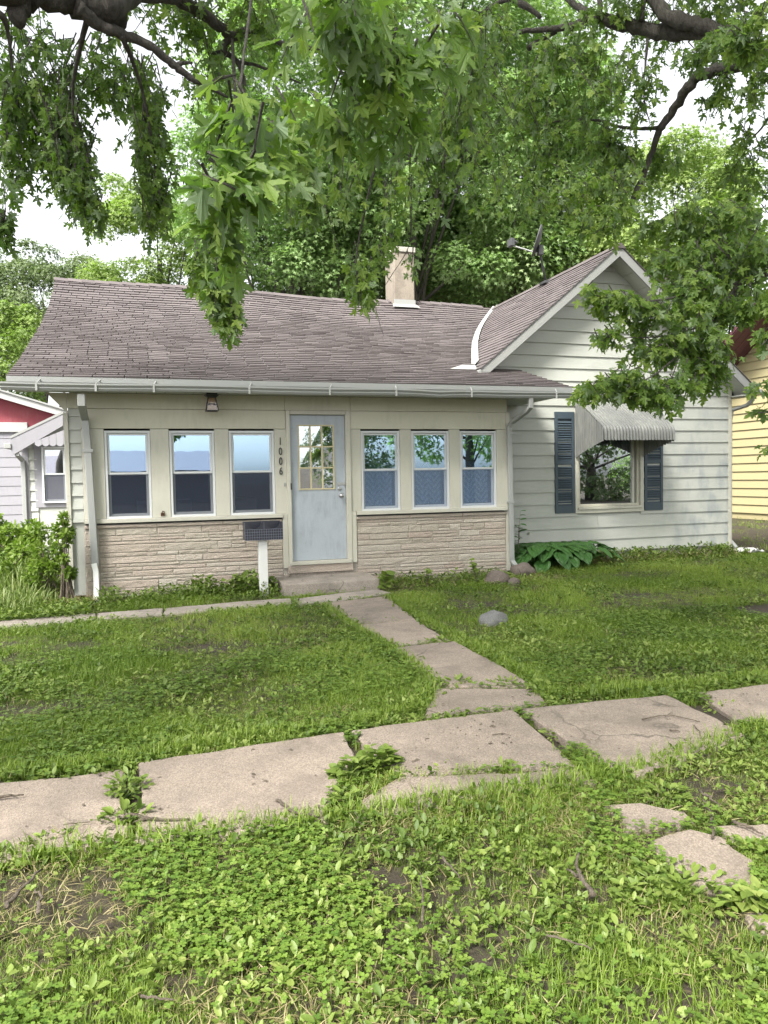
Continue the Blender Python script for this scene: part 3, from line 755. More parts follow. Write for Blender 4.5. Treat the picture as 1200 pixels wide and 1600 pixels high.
sme = sp.mesh('gutter_strap'); sme.materials.append(M['flash'])
for px in (58, 152, 240, 390, 516, 617, 692 if False else 735, 868):
    p = P(px, 610, 11.0); o = part('gutter_strap', sme, gut, (p.x, 11.062, 2.905-.012)); o.rotation_euler = (0, 0, random.uniform(-.2, .2))
# downspouts
def spout(pts, w, d, side, mat, name='downspout', straps=()):
    o = MB().pipe(pts, w, d, side).build(name, mat, H, bevel=0)
    for z, x, y in straps:
        MB().box(x-w*.75, x+w*.75, y-d*.62, y+d*.62, z-.02, z+.02).build('downspout_strap', M['gutter'], o)
    return o
p = [P(127, 616, 11.05), P(127.5, 632, 11.05), P(133, 655, 11.46), P(137, 700, 11.46), P(143, 790, 11.46), P(149, 884, 11.46)]
spout(p, .10, .075, (1, 0, 0), M['gutter'], straps=((P(137, 704, 11.46).z, P(137, 704, 11.46).x, 11.46),))
pb = [P(147, 881, 11.43), P(150, 894, 11.40), P(151, 920, 11.33), P(149.5, 950, 11.18), P(149, 963, 10.98)]
spout(pb, .075, .065, (1, 0, 0), M['postwhite'], 'downspout_leg')['label'] = 'bent white lower length of the left downspout'
p = [P(829, 622, 11.02), P(829, 636, 11.02), P(824, 642, 11.1), P(800, 660, 11.46), P(795, 668, 11.5), P(796, 700, 11.5), P(798, 780, 11.5), P(799.5, 850, 11.5), P(800, 876, 11.5), P(806, 885, 11.45), P(831, 907, 11.05)]
spout(p, .075, .065, (1, 0, 0), M['gutter'], straps=((P(797, 677, 11.5).z, P(797, 677, 11.5).x, 11.5), (P(798, 784, 11.5).z, P(798, 784, 11.5).x, 11.5)))
# chimney
b = MB(); cx0, cx1, cy0, cy1 = P(616, 440, 17.25).x, P(647.5, 440, 17.25).x, 17.25, 17.95
b.box(cx0, cx1, cy0, cy1, 5.6, 7.02)
ch = b.build('chimney', M['chimney'], H, bevel=.02)
b = MB(); b.box(cx0-.03, cx1+.03, cy0-.03, cy1+.03, 7.02, 7.14); b.build('chimney_cap', M['foundation'], ch, bevel=.012)
b = MB(); b.add([(cx0-.08, 17.12, 5.70), (cx1+.10, 17.12, 5.70), (cx1+.03, 17.25, 5.80), (cx0-.03, 17.25, 5.80)], [(0, 1, 2, 3)]); b.box(cx0-.015, cx1+.015, 17.235, 17.25, 5.7, 5.9)
b.build('chimney_flashing', M['rakewood'], ch)

# --- gable front wall
wz = .17; GWX, GWZ = 8.43, GZ-.175
OX0, OX1, OZ0, OZ1 = 7.76, 9.155, .97, 2.80          # window opening
gw = MB(); top_ = lambda x: GWZ-abs(GWX-x)*GS
gw.prism([(5.85, .14), (OX0, .14), (OX0, top_(OX0)), (5.85, top_(5.85))], YM+.012, YM+.10)
gw.prism([(OX1, .14), (11.24, .14), (11.24, 3.36), (OX1, top_(OX1))], YM+.012, YM+.10)
gw.prism([(OX0, .14), (OX1, .14), (OX1, OZ0), (OX0, OZ0)], YM+.012, YM+.10)
gw.prism([(OX0, OZ1), (OX1, OZ1), (OX1, top_(OX1)), (GWX, GWZ), (OX0, top_(OX0))], YM+.012, YM+.10)
gw = gw.build('gable_wall', M['siding'], H, fixn=True)
def gl(z): return max(5.86, GWX-(GWZ-z)/GS)
def gr_(z): return min(11.235, GWX+(GWZ-z)/GS)
z = wz; k = 0
while z < GWZ-.03:
    z1 = min(z+.2315, GWZ-.005); a0, a1, c0, c1 = gl(z), gr_(z), gl(z1), gr_(z1)
    if z+.2315 > OZ0 and z < OZ1:
        board(a0, OX0, z, z1, YM, gw, c0, OX0); board(OX1, a1, z, z1, YM, gw, OX1, c1)
    elif a1-a0 > 1.5 and random.random() < .45:
        xs_ = random.uniform(a0+.6, a1-.6) if z > 1 else random.choice((8.2, 9.9))
        if 7.2 < xs_ < 9.7 and .8 < z < 2.9: xs_ = 10.3
        xs_ = min(max(xs_, max(a0, c0)+.2), min(a1, c1)-.2)
        board(a0, xs_-.0015, z, z1, YM, gw, c0, xs_-.0015); board(xs_+.0015, a1, z, z1, YM, gw, xs_+.0015, c1)
    else: board(a0, a1, z, z1, YM, gw, c0, c1)
    z += .2315; k += 1
MB().box(11.238, 11.325, YM-.03, YM+.06, .12, 3.45).build('corner_board', M['trim'], H, bevel=.004)
MB().box(11.24, 11.27, YM+.06, 22.0, .12, 3.3).build('right_side_wall', M['siding'], H)
MB().box(5.86, 11.20, YM+.02, YM+.2, -.05, .165).build('foundation_wall', M['foundation'], H)
b = MB(); b.box(11.55, 11.68, yR-.05, 22.4, 3.185, 3.275); b.build('side_gutter', M['gutter'], H, bevel=.01)
MB().box(11.27, 11.56, yR+.06, 22, 3.15, 3.175).build('side_soffit', M['soffit'], H)
spout([(11.60, 12.30, 3.19), (11.60, 12.32, 3.08), (11.54, 12.4, 2.98), (11.37, 12.62, 2.90), (11.36, 12.66, 2.7), (11.36, 12.66, .25), (11.42, 12.55, .10)], .075, .06, (1, 0, 0), M['gutter'])
# shutters
lz = MB(); lz.hexa([(-.145, -.016, 0), (.145, -.016, 0), (.145, -.012, 0), (-.145, -.012, 0), (-.145, .010, .030), (.145, .010, .030), (.145, .015, .030), (-.145, .015, .030)])
lme = lz.mesh('louver'); lme.materials.append(M['shutter'])
def shutter(x0, x1, z0, z1):
    b = MB(); y0, y1 = YM-.055, YM-.020; w_ = .058
    b.box(x0, x0+w_, y0, y1, z0, z1); b.box(x1-w_, x1, y0, y1, z0, z1)
    zm = z0+(z1-z0)*.50
    for a, c in ((z0, z0+.14), (zm-.035, zm+.035), (z1-.13, z1)): b.box(x0+w_, x1-w_, y0+.002, y1, a, c)
    b.box(x0+w_, x1-w_, y1-.006, y1-.001, z0+.14, z1-.13)
    s = b.build('shutter', M['shutter'], H, bevel=.004)
    b = MB(); n = 9
    pts = [(x0+w_, z1-.14)]+[(x0+w_+(x1-x0-2*w_)*i/n, z1-.14+.03*math.sin(math.pi*i/n)) for i in range(n+1)]+[(x1-w_, z1-.14)]
    for a, c in ((z0+.145, zm-.04), (zm+.04, z1-.135)):
        z = a
        while z < c-.03:
            o = part('louver', lme, s, ((x0+x1)/2, YM-.040, z)); o.scale = ((x1-x0-2*w_)/.29, 1, 1); z += .044
    return s
shutter(7.27, 7.685, .93, 2.83); shutter(9.235, 9.655, .93, 2.83)
# picture window
WX0, WX1 = 7.70, 9.215
def ringbox(b, a0, a1, c0, c1, w_, ya, yb):
    b.box(a0, a1, ya, yb, c0, c0+w_); b.box(a0, a1, ya, yb, c1-w_, c1); b.box(a0, a0+w_, ya+.001, yb, c0+w_, c1-w_); b.box(a1-w_, a1, ya+.001, yb, c0+w_, c1-w_)
b = MB(); ringbox(b, WX0, WX1, .915, 2.86, .075, YM-.05, YM+.02); pwn = b.build('picture_window', M['trim'], H, bevel=.004)
MB().box(WX0+.05, WX1-.05, YM-.075, YM+.0, .985, 1.03).build('window_sill', M['trim'], pwn, bevel=.006)
b = MB(); ringbox(b, WX0+.078, WX1-.078, 1.032, 2.78, .05, YM-.005, YM+.09); b.build('window_frame', M['header'], pwn, bevel=.004)
b = MB(); b.box(8.99, 9.03, YM+.0, YM+.09, 1.083, 2.73); b.build('window_mullion', M['trim'], pwn, bevel=.004)
MB().box(9.031, 9.085, YM+.05, YM+.09, 1.083, 2.73).build('window_jamb', M['rakewood'], pwn)
MB().box(WX0+.129, 8.989, YM+.035, YM+.04, 1.083, 2.729).build('window_pane', M['glass_plain'], pwn)
b = MB(); b.box(OX0-.6, OX1+.6, YM+1.6, YM+1.64, .4, 3.2); b.box(OX0-.6, OX0-.56, YM+.1, YM+1.6, .4, 3.2); b.box(OX1+.56, OX1+.6, YM+.1, YM+1.6, .4, 3.2); b.box(OX0-.56, OX1+.56, YM+.1, YM+1.6, .4, .44); b.box(OX0-.56, OX1+.56, YM+.1, YM+1.6, 3.16, 3.2); b.build('room', M['dark'], pwn)
# awning
AY, AZ0, AZ1, AZ2 = 11.62, 3.11, 2.50, 2.245
nsl = 23; aw0, aw1 = 7.715, 9.205; sw = (aw1-aw0)/nsl
path = [(YM-.03, AZ0)]
for i in range(1, 9): t = i/9; path.append((YM-.03+(AY+.06-YM+.03)*t, AZ0+(AZ1-AZ0)*t))
for i in range(0, 6): a = i/5*R(57); path.append((AY+.06-.055*math.sin(a)*1.05, AZ1-.06*(1-math.cos(a))-.035*i/5))
path += [(AY, AZ1-.12), (AY-.002, AZ2+.03), (AY-.002, AZ2)]
b = MB(); npf = 7
for i, (y, z) in enumerate(path):
    a = path[max(i-1, 0)]; c = path[min(i+1, len(path)-1)]; t = Vector((0, c[0]-a[0], c[1]-a[1])).normalized(); n = Vector((0, t.z, -t.y))
    if n.y > 0: n = -n
    if n.z < 0 and i < 8: n = -n
    for k in range(npf):
        u = k/(npf-1); hgt = .030*math.sin(math.pi*u)**.6
        zz = z + (.018*(abs(2*u-1)**2) if i == len(path)-1 else 0)
        b.v.append(((u-.5)*sw*.90, y+n.y*hgt, zz+n.z*hgt))
for i in range(len(path)-1):
    for k in range(npf-1): a = i*npf+k; b.f.append((a, a+1, a+npf+1, a+npf))
ame = b.mesh('awning_slat'); ame.shade_smooth(); ame.materials.append(M['awning'])
aw = MB(); aw.box(aw0, aw1, YM-.04, YM-.022, AZ0-.04, AZ0+.02); aw.add([(x_, y_+.004, z_-.006) for y_, z_ in path[:-1] for x_ in (aw0, aw1)], [(2*q, 2*q+1, 2*q+3, 2*q+2) for q in range(len(path)-2)]); aw.tube([(aw0+.02, AY+.02, AZ2+.05), (aw1-.02, AY+.02, AZ2+.05)], .012)
awning = aw.build('awning', M['awning'], H)
awning['label'] = 'ribbed grey metal awning with a scalloped edge over the picture window'
for k in range(nsl): part('awning_slat', ame, awning, (aw0+sw*(k+.5), 0, 0))
for xs_, sg in ((aw0, -1), (aw1, 1)):
    n = 12
    for k in range(n):
        y0 = YM-.03+(AY+.03-YM+.03)*k/n; y1 = YM-.03+(AY+.03-YM+.03)*(k+1)/n-.002
        zt0 = AZ0+(AZ1-AZ0)*k/n-.02; zt1 = AZ0+(AZ1-AZ0)*(k+1)/n-.02
        f = lambda q: 1.98+(AZ2-1.98)*(1-(1-q)**1.2)
        zb = f((k+.5)/n); b = MB(); m_ = 5
        for q in range(m_):
            u = q/(m_-1); yy = y0+(y1-y0)*u; bo = .018*math.sin(math.pi*u)
            b.v += [(xs_+sg*bo, yy, zb-.012*math.sin(math.pi*u)), (xs_+sg*bo, yy, zt0+(zt1-zt0)*u)]
        for q in range(m_-1): b.f.append((2*q, 2*q+2, 2*q+3, 2*q+1))
        b.build('awning_side_slat', M['awning'], awning)

# --- side addition on the left, behind the porch
YA = 16.5
pA = lambda px, py: P(px, py, YA)
zt = pA(70, 700).z
w0, w1 = pA(37, 740).x, -1.06
add = MB(); add.prism([(w0, 0), (w1, 0), (w1, pA(100, 672).z), (w0, pA(37, 700).z+.06)], YA+.02, YA+3).build('side_addition', M['whitewall'], H, fixn=True) if False else None
b = MB(); b.prism([(w0, 0), (w1, 0), (w1, pA(100, 668).z), (w0, pA(37, 695).z)], YA+.02, YA+3.0); add = b.build('side_addition', M['siding'], H, fixn=True)
add['label'] = 'small white lean-to addition with a scalloped window awning at the left'
q0, q1 = pA(21, 683), pA(101, 645); q2, q3 = pA(101, 667), pA(23, 713)
MB().prism([(q3.x, q3.z), (q2.x, q2.z), (q1.x, q1.z), (q0.x, q0.z)], YA-.35, YA-.32).build('rake_fascia', M['whitewall'], add, fixn=True)
MB().hexa([(q0.x, YA-.36, q0.z-.05), (q1.x, YA-.36, q1.z-.05), (q1.x, YA+3, q1.z-.05), (q0.x, YA+3, q0.z-.05), (q0.x, YA-.36, q0.z), (q1.x, YA-.36, q1.z), (q1.x, YA+3, q1.z), (q0.x, YA+3, q0.z)]).build('addition_roof', M['rakewood'], add)
z = .3
while z < pA(37, 706).z:
    xw = pA(58, 740).x
    board(w0+.10, xw, z, z+.20, YA+.02, add); z += .205
MB().box(w0-.02, w0+.10, YA-.02, YA+.02, .1, pA(37, 700).z).build('corner_board', M['whitewall'], add)
sx0, sx1, sz0, sz1 = pA(68, 705).x, pA(104, 705).x, pA(70, 782).z, pA(68, 703).z
MB().box(sx0-.18, sx1, YA-.012, YA+.02, sz0-.14, sz1+.1).build('window_trim', M['whitewall'], add, bevel=.004)
sash_window(sx0-.04, sx1, sz0-.06, sz1+.06, YA-.06, parent=H, glass='glass_plain')
for k in range(6):                                              # scalloped awning over it
    xa = sx0-.10+k*.13; zz = sz1+.05
    top = q2.z-.10-(q2.x-xa)*.42
    b = MB(); ys_ = YA-.42
    pts = [(xa, zz+.04), (xa+.03, zz+.012), (xa+.062, zz), (xa+.095, zz+.012), (xa+.125, zz+.04), (xa+.125, top+.05), (xa, top)]
    b.prism(pts, ys_, ys_+.014); b.build('awning_slat', M['whitewall'], add, fixn=True)
spout([pA(30, 704)+Vector((0, -.3, 0)), pA(31, 712)+Vector((0, -.3, 0)), pA(36, 720)+Vector((0, -.05, 0)), pA(37, 735)+Vector((0, -.05, 0)), Vector((pA(38, 760).x, YA-.05, .2))], .08, .06, (1, 0, 0), M['gutter'])
b = MB(); a_ = pA(11, 689); c_ = pA(22, 694); b.box(a_.x, c_.x, YA-.38, YA+3, c_.z-.10, c_.z); b.build('addition_gutter', M['gutter'], add, bevel=.01)

# ================================================================== things on and by the house
# lantern under the eave
lx, ly = P(331, 630, 11.3).x, 11.3; zt = 2.94
lan = thing('porch_lantern', 'small black porch lantern with amber glass hanging under the eave left of the door', 'lantern', (lx, ly, zt-.27))
b = MB(); b.box(lx-.075, lx+.075, ly-.075, ly+.075, zt-.03, zt-.002)
b.hexa([(lx-.06, ly-.06, zt-.07), (lx+.06, ly-.06, zt-.07), (lx+.06, ly+.06, zt-.07), (lx-.06, ly+.06, zt-.07), (lx-.105, ly-.105, zt-.035) , (lx+.105, ly-.105, zt-.035), (lx+.105, ly+.105, zt-.035), (lx-.105, ly+.105, zt-.035)])
b.build('cap', M['black'], lan, bevel=.004)
b = MB(); r0, r1, za, zb = .052, .085, zt-.075, zt-.265
for sx, sy in ((1, 1), (1, -1), (-1, -1), (-1, 1)): b.tube([(lx+sx*r0, ly+sy*r0, za), (lx+sx*r1, ly+sy*r1, zb)], .0075, 6)
for r_, z in ((r1, zb), ((r0+r1)/2, (za+zb)/2)):
    pts = [(lx-r_, ly-r_, z), (lx+r_, ly-r_, z), (lx+r_, ly+r_, z), (lx-r_, ly+r_, z), (lx-r_, ly-r_, z)]
    for a, c in zip(pts, pts[1:]): b.tube([a, c], .0075, 6)
b.build('frame', M['black'], lan)
for sx, sy in ((0, -1), (0, 1), (1, 0), (-1, 0)):
    def q(r_, u, z): return (lx+sx*r_+(u*r_ if sx == 0 else 0), ly+sy*r_+(u*r_ if sy == 0 else 0), z)
    MB().add([q(r0*.95, -1, za), q(r0*.95, 1, za), q(r1*.95, 1, zb), q(r1*.95, -1, zb)], [(0, 1, 2, 3)]).build('glass_pane', M['pane_amber'], lan)
lathe([(.0, -.02), (.018, -.01), (.022, .02), (.018, .05), (.006, .06)], (lx, ly, zt-.17), 10).build('bulb', M['postwhite'], lan, smooth=True)
# box on a white post
mp = thing('mailbox', 'black grid-faced twin box on a white wooden post in front of the stone wall', 'mailbox', (1.53, 10.9, 0))
ym = 10.9
MB().box(P(405, 880, ym).x, P(418.5, 880, ym).x, ym, ym+.12, -.03, .79).build('post', M['postwhite'], mp, bevel=.005)
x0, x1, z0, z1 = P(382, 830, ym).x, P(441, 830, ym).x, .795, 1.055; ya, yb = ym-.06, ym+.22
b = MB(); b.box(x0, x1, ya+.002, yb, z0, z0+.02); b.box(x0, x1, yb-.012, yb, z0+.02, z1); xm = (x0+x1)/2
for xx in (x0, xm-.006, x1-.012): b.box(xx, xx+.012, ya+.012, yb-.012, z0+.02, z1-.01)
n = 14
for xa, xb in ((x0, xm), (xm, x1)):                             # front with two dipped openings
    pts = [(xa, z0)]+[(xb, z0)]+[(xb, z1)]+[(xb-(xb-xa)*(.13+.74*i/n), z1-.10*math.sin(math.pi*i/n)**.5) for i in range(n+1)]+[(xa, z1)]
    b.prism(pts, ya, ya+.012)
body = b.build('box', M['mailbox'], mp, fixn=True)
b = MB()
for k in range(17):
    xx = x0+(x1-x0)*k/16; b.tube([(xx, ya-.003, z0), (xx, ya-.003, z0+.155 if k % 8 else z1)], .0022, 5)
for k in range(5): zz = z0+.155*k/4; b.tube([(x0, ya-.003, zz), (x1, ya-.003, zz)], .0022, 5)
b.build('wire_grid', M['wire'], mp)
# concrete step
b = MB(); b.hexa([(1.80, 10.62, -.05), (3.22, 10.62, -.05), (3.25, 11.48, -.05), (1.80, 11.48, -.05), (1.80, 10.64, .165), (3.22, 10.64, .165), (3.25, 11.48, .175), (1.80, 11.48, .175)])
st = b.build('concrete_step', M['concrete_dark'], None, bevel=.015); tag(st, 'single weathered concrete step below the front door', 'step')
# satellite dish on the gable ridge
fx = 8.28; f0 = XP(853, 438, fx)
dish = thing('satellite_dish', 'dark satellite dish seen edge-on, on a bent mast on the gable ridge', 'satellite dish', (f0.x, f0.y, f0.z-.05))
top = Vector((f0.x-.28, f0.y-.25, f0.z+.52))
MB().box(f0.x-.09, f0.x+.09, f0.y-.12, f0.y+.12, f0.z-.08, f0.z-.03).build('foot_plate', M['dish'], dish)
b = MB(); b.tube([(f0.x, f0.y, f0.z-.06), (f0.x-.12, f0.y-.1, f0.z+.20), tuple(top)], .024, 8); b.build('mast', M['dish'], dish, smooth=True)
b = MB(); n, rings = 24, 5; ax = Vector((-.84, .42, .30)).normalized(); e1 = Vector((0, 0, 1)); e1 = (e1-ax*e1.dot(ax)).normalized(); e2 = ax.cross(e1); cc = top+Vector((.02, 0, .22))
for i in range(rings+1):
    r_ = i/rings
    for k in range(n):
        a = 2*math.pi*k/n; p = cc+e1*(.36*r_*math.cos(a))+e2*(.30*r_*math.sin(a))+ax*(.07*r_*r_); b.v.append(tuple(p))
for i in range(rings):
    for k in range(n): b.f.append((i*n+k, i*n+(k+1) % n, (i+1)*n+(k+1) % n, (i+1)*n+k))
o = b.build('reflector', M['dish'], dish, smooth=True); sm = o.modifiers.new('thick', 'SOLIDIFY'); sm.thickness = .018
MB().box(top.x-.05, top.x+.06, top.y-.06, top.y+.06, top.z-.08, top.z+.12).build('bracket', M['dish'], dish, bevel=.01)
arm = top+ax*.62+Vector((0, 0, -.02))
b = MB(); b.tube([tuple(top+Vector((0, 0, -.05))), tuple(arm)], .016, 8); b.build('feed_arm', M['gutter'], dish)
b = MB(); b.box(arm.x-.05, arm.x+.04, arm.y-.09, arm.y+.09, arm.z-.03, arm.z+.13); b.tube([(arm.x+.04, arm.y-.05, arm.z+.07), (arm.x+.11, arm.y-.05, arm.z+.05)], .032, 10); b.tube([(arm.x+.04, arm.y+.05, arm.z+.07), (arm.x+.11, arm.y+.05, arm.z+.05)], .032, 10)
b.build('receiver', M['dish'], dish, bevel=.008)

# ================================================================== neighbours
# garage with the red gable, left
YG = 24.0
pg = lambda px, py: P(px, py, YG)
gar = thing('garage', 'white-sided garage with a dark red gable at the left edge behind the lean-to', 'garage', (pg(0, 700).x, YG, 0))
a = pg(0, 672); xl = a.x-3.5; xr = pg(90, 640).x+1.2
apx = pg(-28, 562)                                              # roof peak outside the frame
e = pg(97, 641)
MB().box(xl, xr, YG+.06, YG+6, 0, a.z).build('wall', M['whitewall'], gar)
sl_ = (e.z-pg(0, 612).z)/(e.x-pg(0, 612).x)
rz = lambda x: pg(0, 612).z+sl_*(x-pg(0, 612).x)
pk = pg(-90, 600).x
MB().prism([(2*pk-xr, a.z+.003), (xr, a.z+.003), (xr, max(rz(xr)-.1, a.z+.05)), (pk, rz(pk)-.1), (2*pk-xr, max(rz(xr)-.1, a.z+.05))], YG+.05, YG+6).build('red_gable', M['redwall'], gar, fixn=True)
for s_ in (1, -1):
    xa, xb = pk, pk+s_*(xr+.35-pk); za, zb = rz(pk), rz(xr+.35)
    MB().hexa([(xa, YG-.35, za-.20), (xb, YG-.35, zb-.20), (xb, YG-.31, zb-.20), (xa, YG-.31, za-.20), (xa, YG-.35, za), (xb, YG-.35, zb), (xb, YG-.31, zb), (xa, YG-.31, za)]).build('rake_board', M['flash'], gar, fixn=True)
    MB().hexa([(xa, YG-.4, za+.002), (xb, YG-.4, zb+.002), (xb, YG+6, zb+.002), (xa, YG+6, za+.002), (xa, YG-.4, za+.05), (xb, YG-.4, zb+.05), (xb, YG+6, zb+.05), (xa, YG+6, za+.05)]).build('roof', M['rakewood'], gar, fixn=True)
MB().box(xl, pg(43, 670).x, YG-.03, YG+.04, a.z-.06, a.z+.22).build('trim_board', M['flash'], gar, bevel=.01)
z = .25; me = None
while z < a.z-.1:
    p = [(xl, YG+.035, z), (xr-.1, YG+.035, z), (xr-.1, YG+.06, z), (xl, YG+.06, z), (xl, YG+.05, z+.285), (xr-.1, YG+.05, z+.285), (xr-.1, YG+.06, z+.285), (xl, YG+.06, z+.285)]
    MB().hexa(p).build('siding_board', M['whitewall'], gar); z += .275
# yellow house, right: its long side wall runs back from the viewer
XY = 19.8
px_ = lambda a, c: XP(a, c, XY)
yel = thing('yellow_house', 'yellow clapboard house with a dark maroon roof overhang at the right edge', 'house', (XY, 21, 0))
corner = px_(1152, 572)                                         # where wall meets the rising soffit
up = px_(1173, 549)
dydz = (up.z-corner.z)/(up.y-corner.y)
y_near, y_far = 12.0, 26.0
z_at = lambda y: corner.z+(y-corner.y)*dydz
ypk = corner.y-4.2
wall = MB(); pts = [(y_near-4, 0), (y_far, 0), (y_far, max(2.9, z_at(y_far))), (ypk, z_at(ypk)), (y_near-4, z_at(ypk)-(ypk-y_near+4)*abs(dydz))]
n = len(pts); wall.add([(XY+.03, a, c) for a, c in pts]+[(XY+8, a, c) for a, c in pts], [tuple(range(n)), tuple(range(2*n-1, n-1, -1))]+[(i, i+n, (i+1) % n+n, (i+1) % n) for i in range(n)])
yw = wall.build('wall', M['yellow'], yel, fixn=True)
z = .22; ex = px_(1165, 690).z-px_(1165, 703).z
while z < z_at(ypk)-.1:
    ya = max(y_near-4, ypk-(z_at(ypk)-z-.0)/abs(dydz)*1.0) if z > z_at(y_near-4) else y_near-4
    zt = min(z+ex*.99, z_at(ypk)); yb = min(y_far, corner.y+(z-corner.z)/dydz) if z > 3 else y_far
    if yb-ya > .4:
        b = MB(); b.hexa([(XY-.02, ya, z), (XY-.02, yb, z), (XY+.03, yb, z), (XY+.03, ya, z), (XY+.018, ya, zt), (XY+.018, yb, zt), (XY+.03, yb, zt), (XY+.03, ya, zt)])
        b.build('siding_board', M['yellow'], yw)
    z += ex
for s_ in (1, -1):                                              # roof slopes and their soffit boards
    ya, yb = ypk, ypk+s_*(y_far-ypk+.6 if s_ > 0 else 6)
    za, zb = z_at(ypk), z_at(ypk)-abs(yb-ypk)*abs(dydz)
    for k in range(4):
        xa, xb = XY-1.25+k*.31, XY-1.25+(k+1)*.31-.014
        MB().hexa([(xa, ya, za+.02), (xb, ya, za+.02), (xb, yb, zb+.02), (xa, yb, zb+.02), (xa, ya, za+.06), (xb, ya, za+.06), (xb, yb, zb+.06), (xa, yb, zb+.06)]).build('soffit_board', M['maroon'], yel, fixn=True)
    MB().hexa([(XY-1.28, ya, za+.062), (XY+8, ya, za+.062), (XY+8, yb, zb+.062), (XY-1.28, yb, zb+.062), (XY-1.28, ya, za+.2), (XY+8, ya, za+.2), (XY+8, yb, zb+.2), (XY-1.28, yb, zb+.2)]).build('roof', M['maroon'], yel, fixn=True)

# across the street, behind the photographer (seen only in the window panes)
whs = thing('warehouse', 'long low warehouse with a pale metal roof across the street, reflected in the porch windows', 'building', (0, -40, 0))
MB().box(-40, 4.5, -52, -38, 0, 2.5).build('wall', M['warehouse'], whs)
b = MB(); b.hexa([(-40.5, -52, 2.51), (5, -52, 2.51), (5, -37.5, 2.51), (-40.5, -37.5, 2.51), (-40.5, -46, 4.3), (5, -46, 4.3), (5, -44, 4.3), (-40.5, -44, 4.3)]); b.build('roof', M['warehouse_roof'], whs, fixn=True)
lp = thing('light_pole', 'twin-headed parking lot light pole across the street, reflected in the third window', 'light pole', (5.2, -26, 0))
MB().tube([(5.2, -26, 0), (5.2, -26, 5.2)], [.09, .06], 8).build('pole', M['gutter'], lp)
for s_ in (-1, 1): MB().box(5.2+s_*.15-(.5 if s_ < 0 else 0), 5.2+s_*.15+(.5 if s_ > 0 else 0), -26.15, -25.85, 5.15, 5.28).build('lamp_head', M['dish'], lp)

# ================================================================== ground, paving
gx = np.concatenate([np.linspace(-300, -8, 14), np.linspace(-6, 16, 150), np.linspace(18, 300, 14)])
gy = np.concatenate([np.linspace(-300, -3, 14), np.linspace(-.6, 13, 110), np.linspace(14, 30, 10), np.linspace(40, 400, 12)])
X_, Y_ = np.meshgrid(gx, gy); V = np.stack([X_.ravel(), Y_.ravel(), np.zeros(X_.size)], 1)
inn = (V[:, 0] > -6.1) & (V[:, 0] < 16.1) & (V[:, 1] > -.7) & (V[:, 1] < 13.1)
hz = np.array([.016*mnoise.noise(Vector((a*1.1, c*1.1, 0)))+.010*mnoise.noise(Vector((a*5, c*5, 3))) for a, c, _ in V[inn]])
def ground_h(x, y): return .016*mnoise.noise(Vector((x*1.1, y*1.1, 0)))+.010*mnoise.noise(Vector((x*5, y*5, 3)))-.012
V[:, 2] = -.012; V[inn, 2] += hz
nx = len(gx); ii = np.arange(len(gy)-1)[:, None]*nx+np.arange(nx-1)[None]
Fq = np.stack([ii, ii+1, ii+nx+1, ii+nx], 2).reshape(-1, 4)
me = mesh_np('ground', V, Fq, mat=M['soil'], smooth=True)
o = bpy.data.objects.new('ground', me); col.objects.link(o); tag(o, 'dark soil under the lawn', None, None, 'structure')
o = MB().box(-200, 200, -10, -1.6, -.01, .012).build('road', M['asphalt']); tag(o, 'asphalt street behind the viewpoint', None, None, 'structure')
o = MB().box(-200, 200, -1.598, -1.42, -.01, .11).build('kerb', M['concrete_dark']); tag(o, 'concrete kerb of the street', None, None, 'structure')
def slab_obj(name, pix, parent, z=.03, mat='concrete', tilt=.006, rough=.012, sub=.10):
    pts = [G(a, c, z) for a, c in pix]; out = []
    s = random.random()*50
    for p, q in zip(pts, pts[1:]+pts[:1]):
        n = max(1, int((q-p).length/sub))
        for k in range(n):
            r_ = p.lerp(q, k/n); j = rough*(0 if k == 0 else 1)
            out.append((r_.x+j*mnoise.noise(Vector((r_.x*6, r_.y*6, s)))*2, r_.y+j*mnoise.noise(Vector((r_.x*6, r_.y*6, s+9)))*2))
    cx = sum(p[0] for p in out)/len(out); cy = sum(p[1] for p in out)/len(out); ta, tb = random.uniform(-tilt, tilt), random.uniform(-tilt, tilt)
    n = len(out); b = MB()
    zt = lambda p: z+ta*(p[0]-cx)+tb*(p[1]-cy)
    b.v = [(p[0], p[1], -.10) for p in out]+[(p[0], p[1], zt(p)-.012) for p in out]
    for p in out:
        dx, dy = cx-p[0], cy-p[1]; L = math.hypot(dx, dy); b.v.append((p[0]+dx/L*.012, p[1]+dy/L*.012, zt(p)))
    b.f = [(i, (i+1) % n, (i+1) % n+n, i+n) for i in range(n)]+[(i+n, (i+1) % n+n, (i+1) % n+2*n, i+2*n) for i in range(n)]+[tuple(range(2*n, 3*n))]
    o = b.build(name, M[mat], parent, fixn=True)
    slabs_xy.append(out); return o
slabs_xy = []
side = thing('sidewalk', 'cracked pinkish concrete sidewalk crossing the picture', None, (2, 4.2, 0)); side['kind'] = 'structure'
slab_obj('slab', [(-420, 1262), (-60, 1226), (100, 1214), (196, 1200), (192, 1240), (202, 1271), (90, 1306), (-30, 1338), (-300, 1400)], side, .035)
slab_obj('slab', [(203, 1274), (206, 1312), (60, 1334), (-60, 1360), (-20, 1338), (92, 1308)], side, .032)
slab_obj('slab', [(216, 1192), (380, 1166), (538, 1143), (556, 1182), (545, 1210), (520, 1240), (512, 1280), (380, 1298), (208, 1316), (222, 1240)], side, .042)
slab_obj('slab', [(549, 1142), (690, 1122), (802, 1109), (852, 1150), (903, 1197), (760, 1204), (622, 1209), (585, 1180)], side, .040)
slab_obj('slab', [(622, 1214), (700, 1211), (806, 1208), (906, 1201), (940, 1222), (800, 1238), (700, 1252), (555, 1280), (560, 1252)], side, .028)
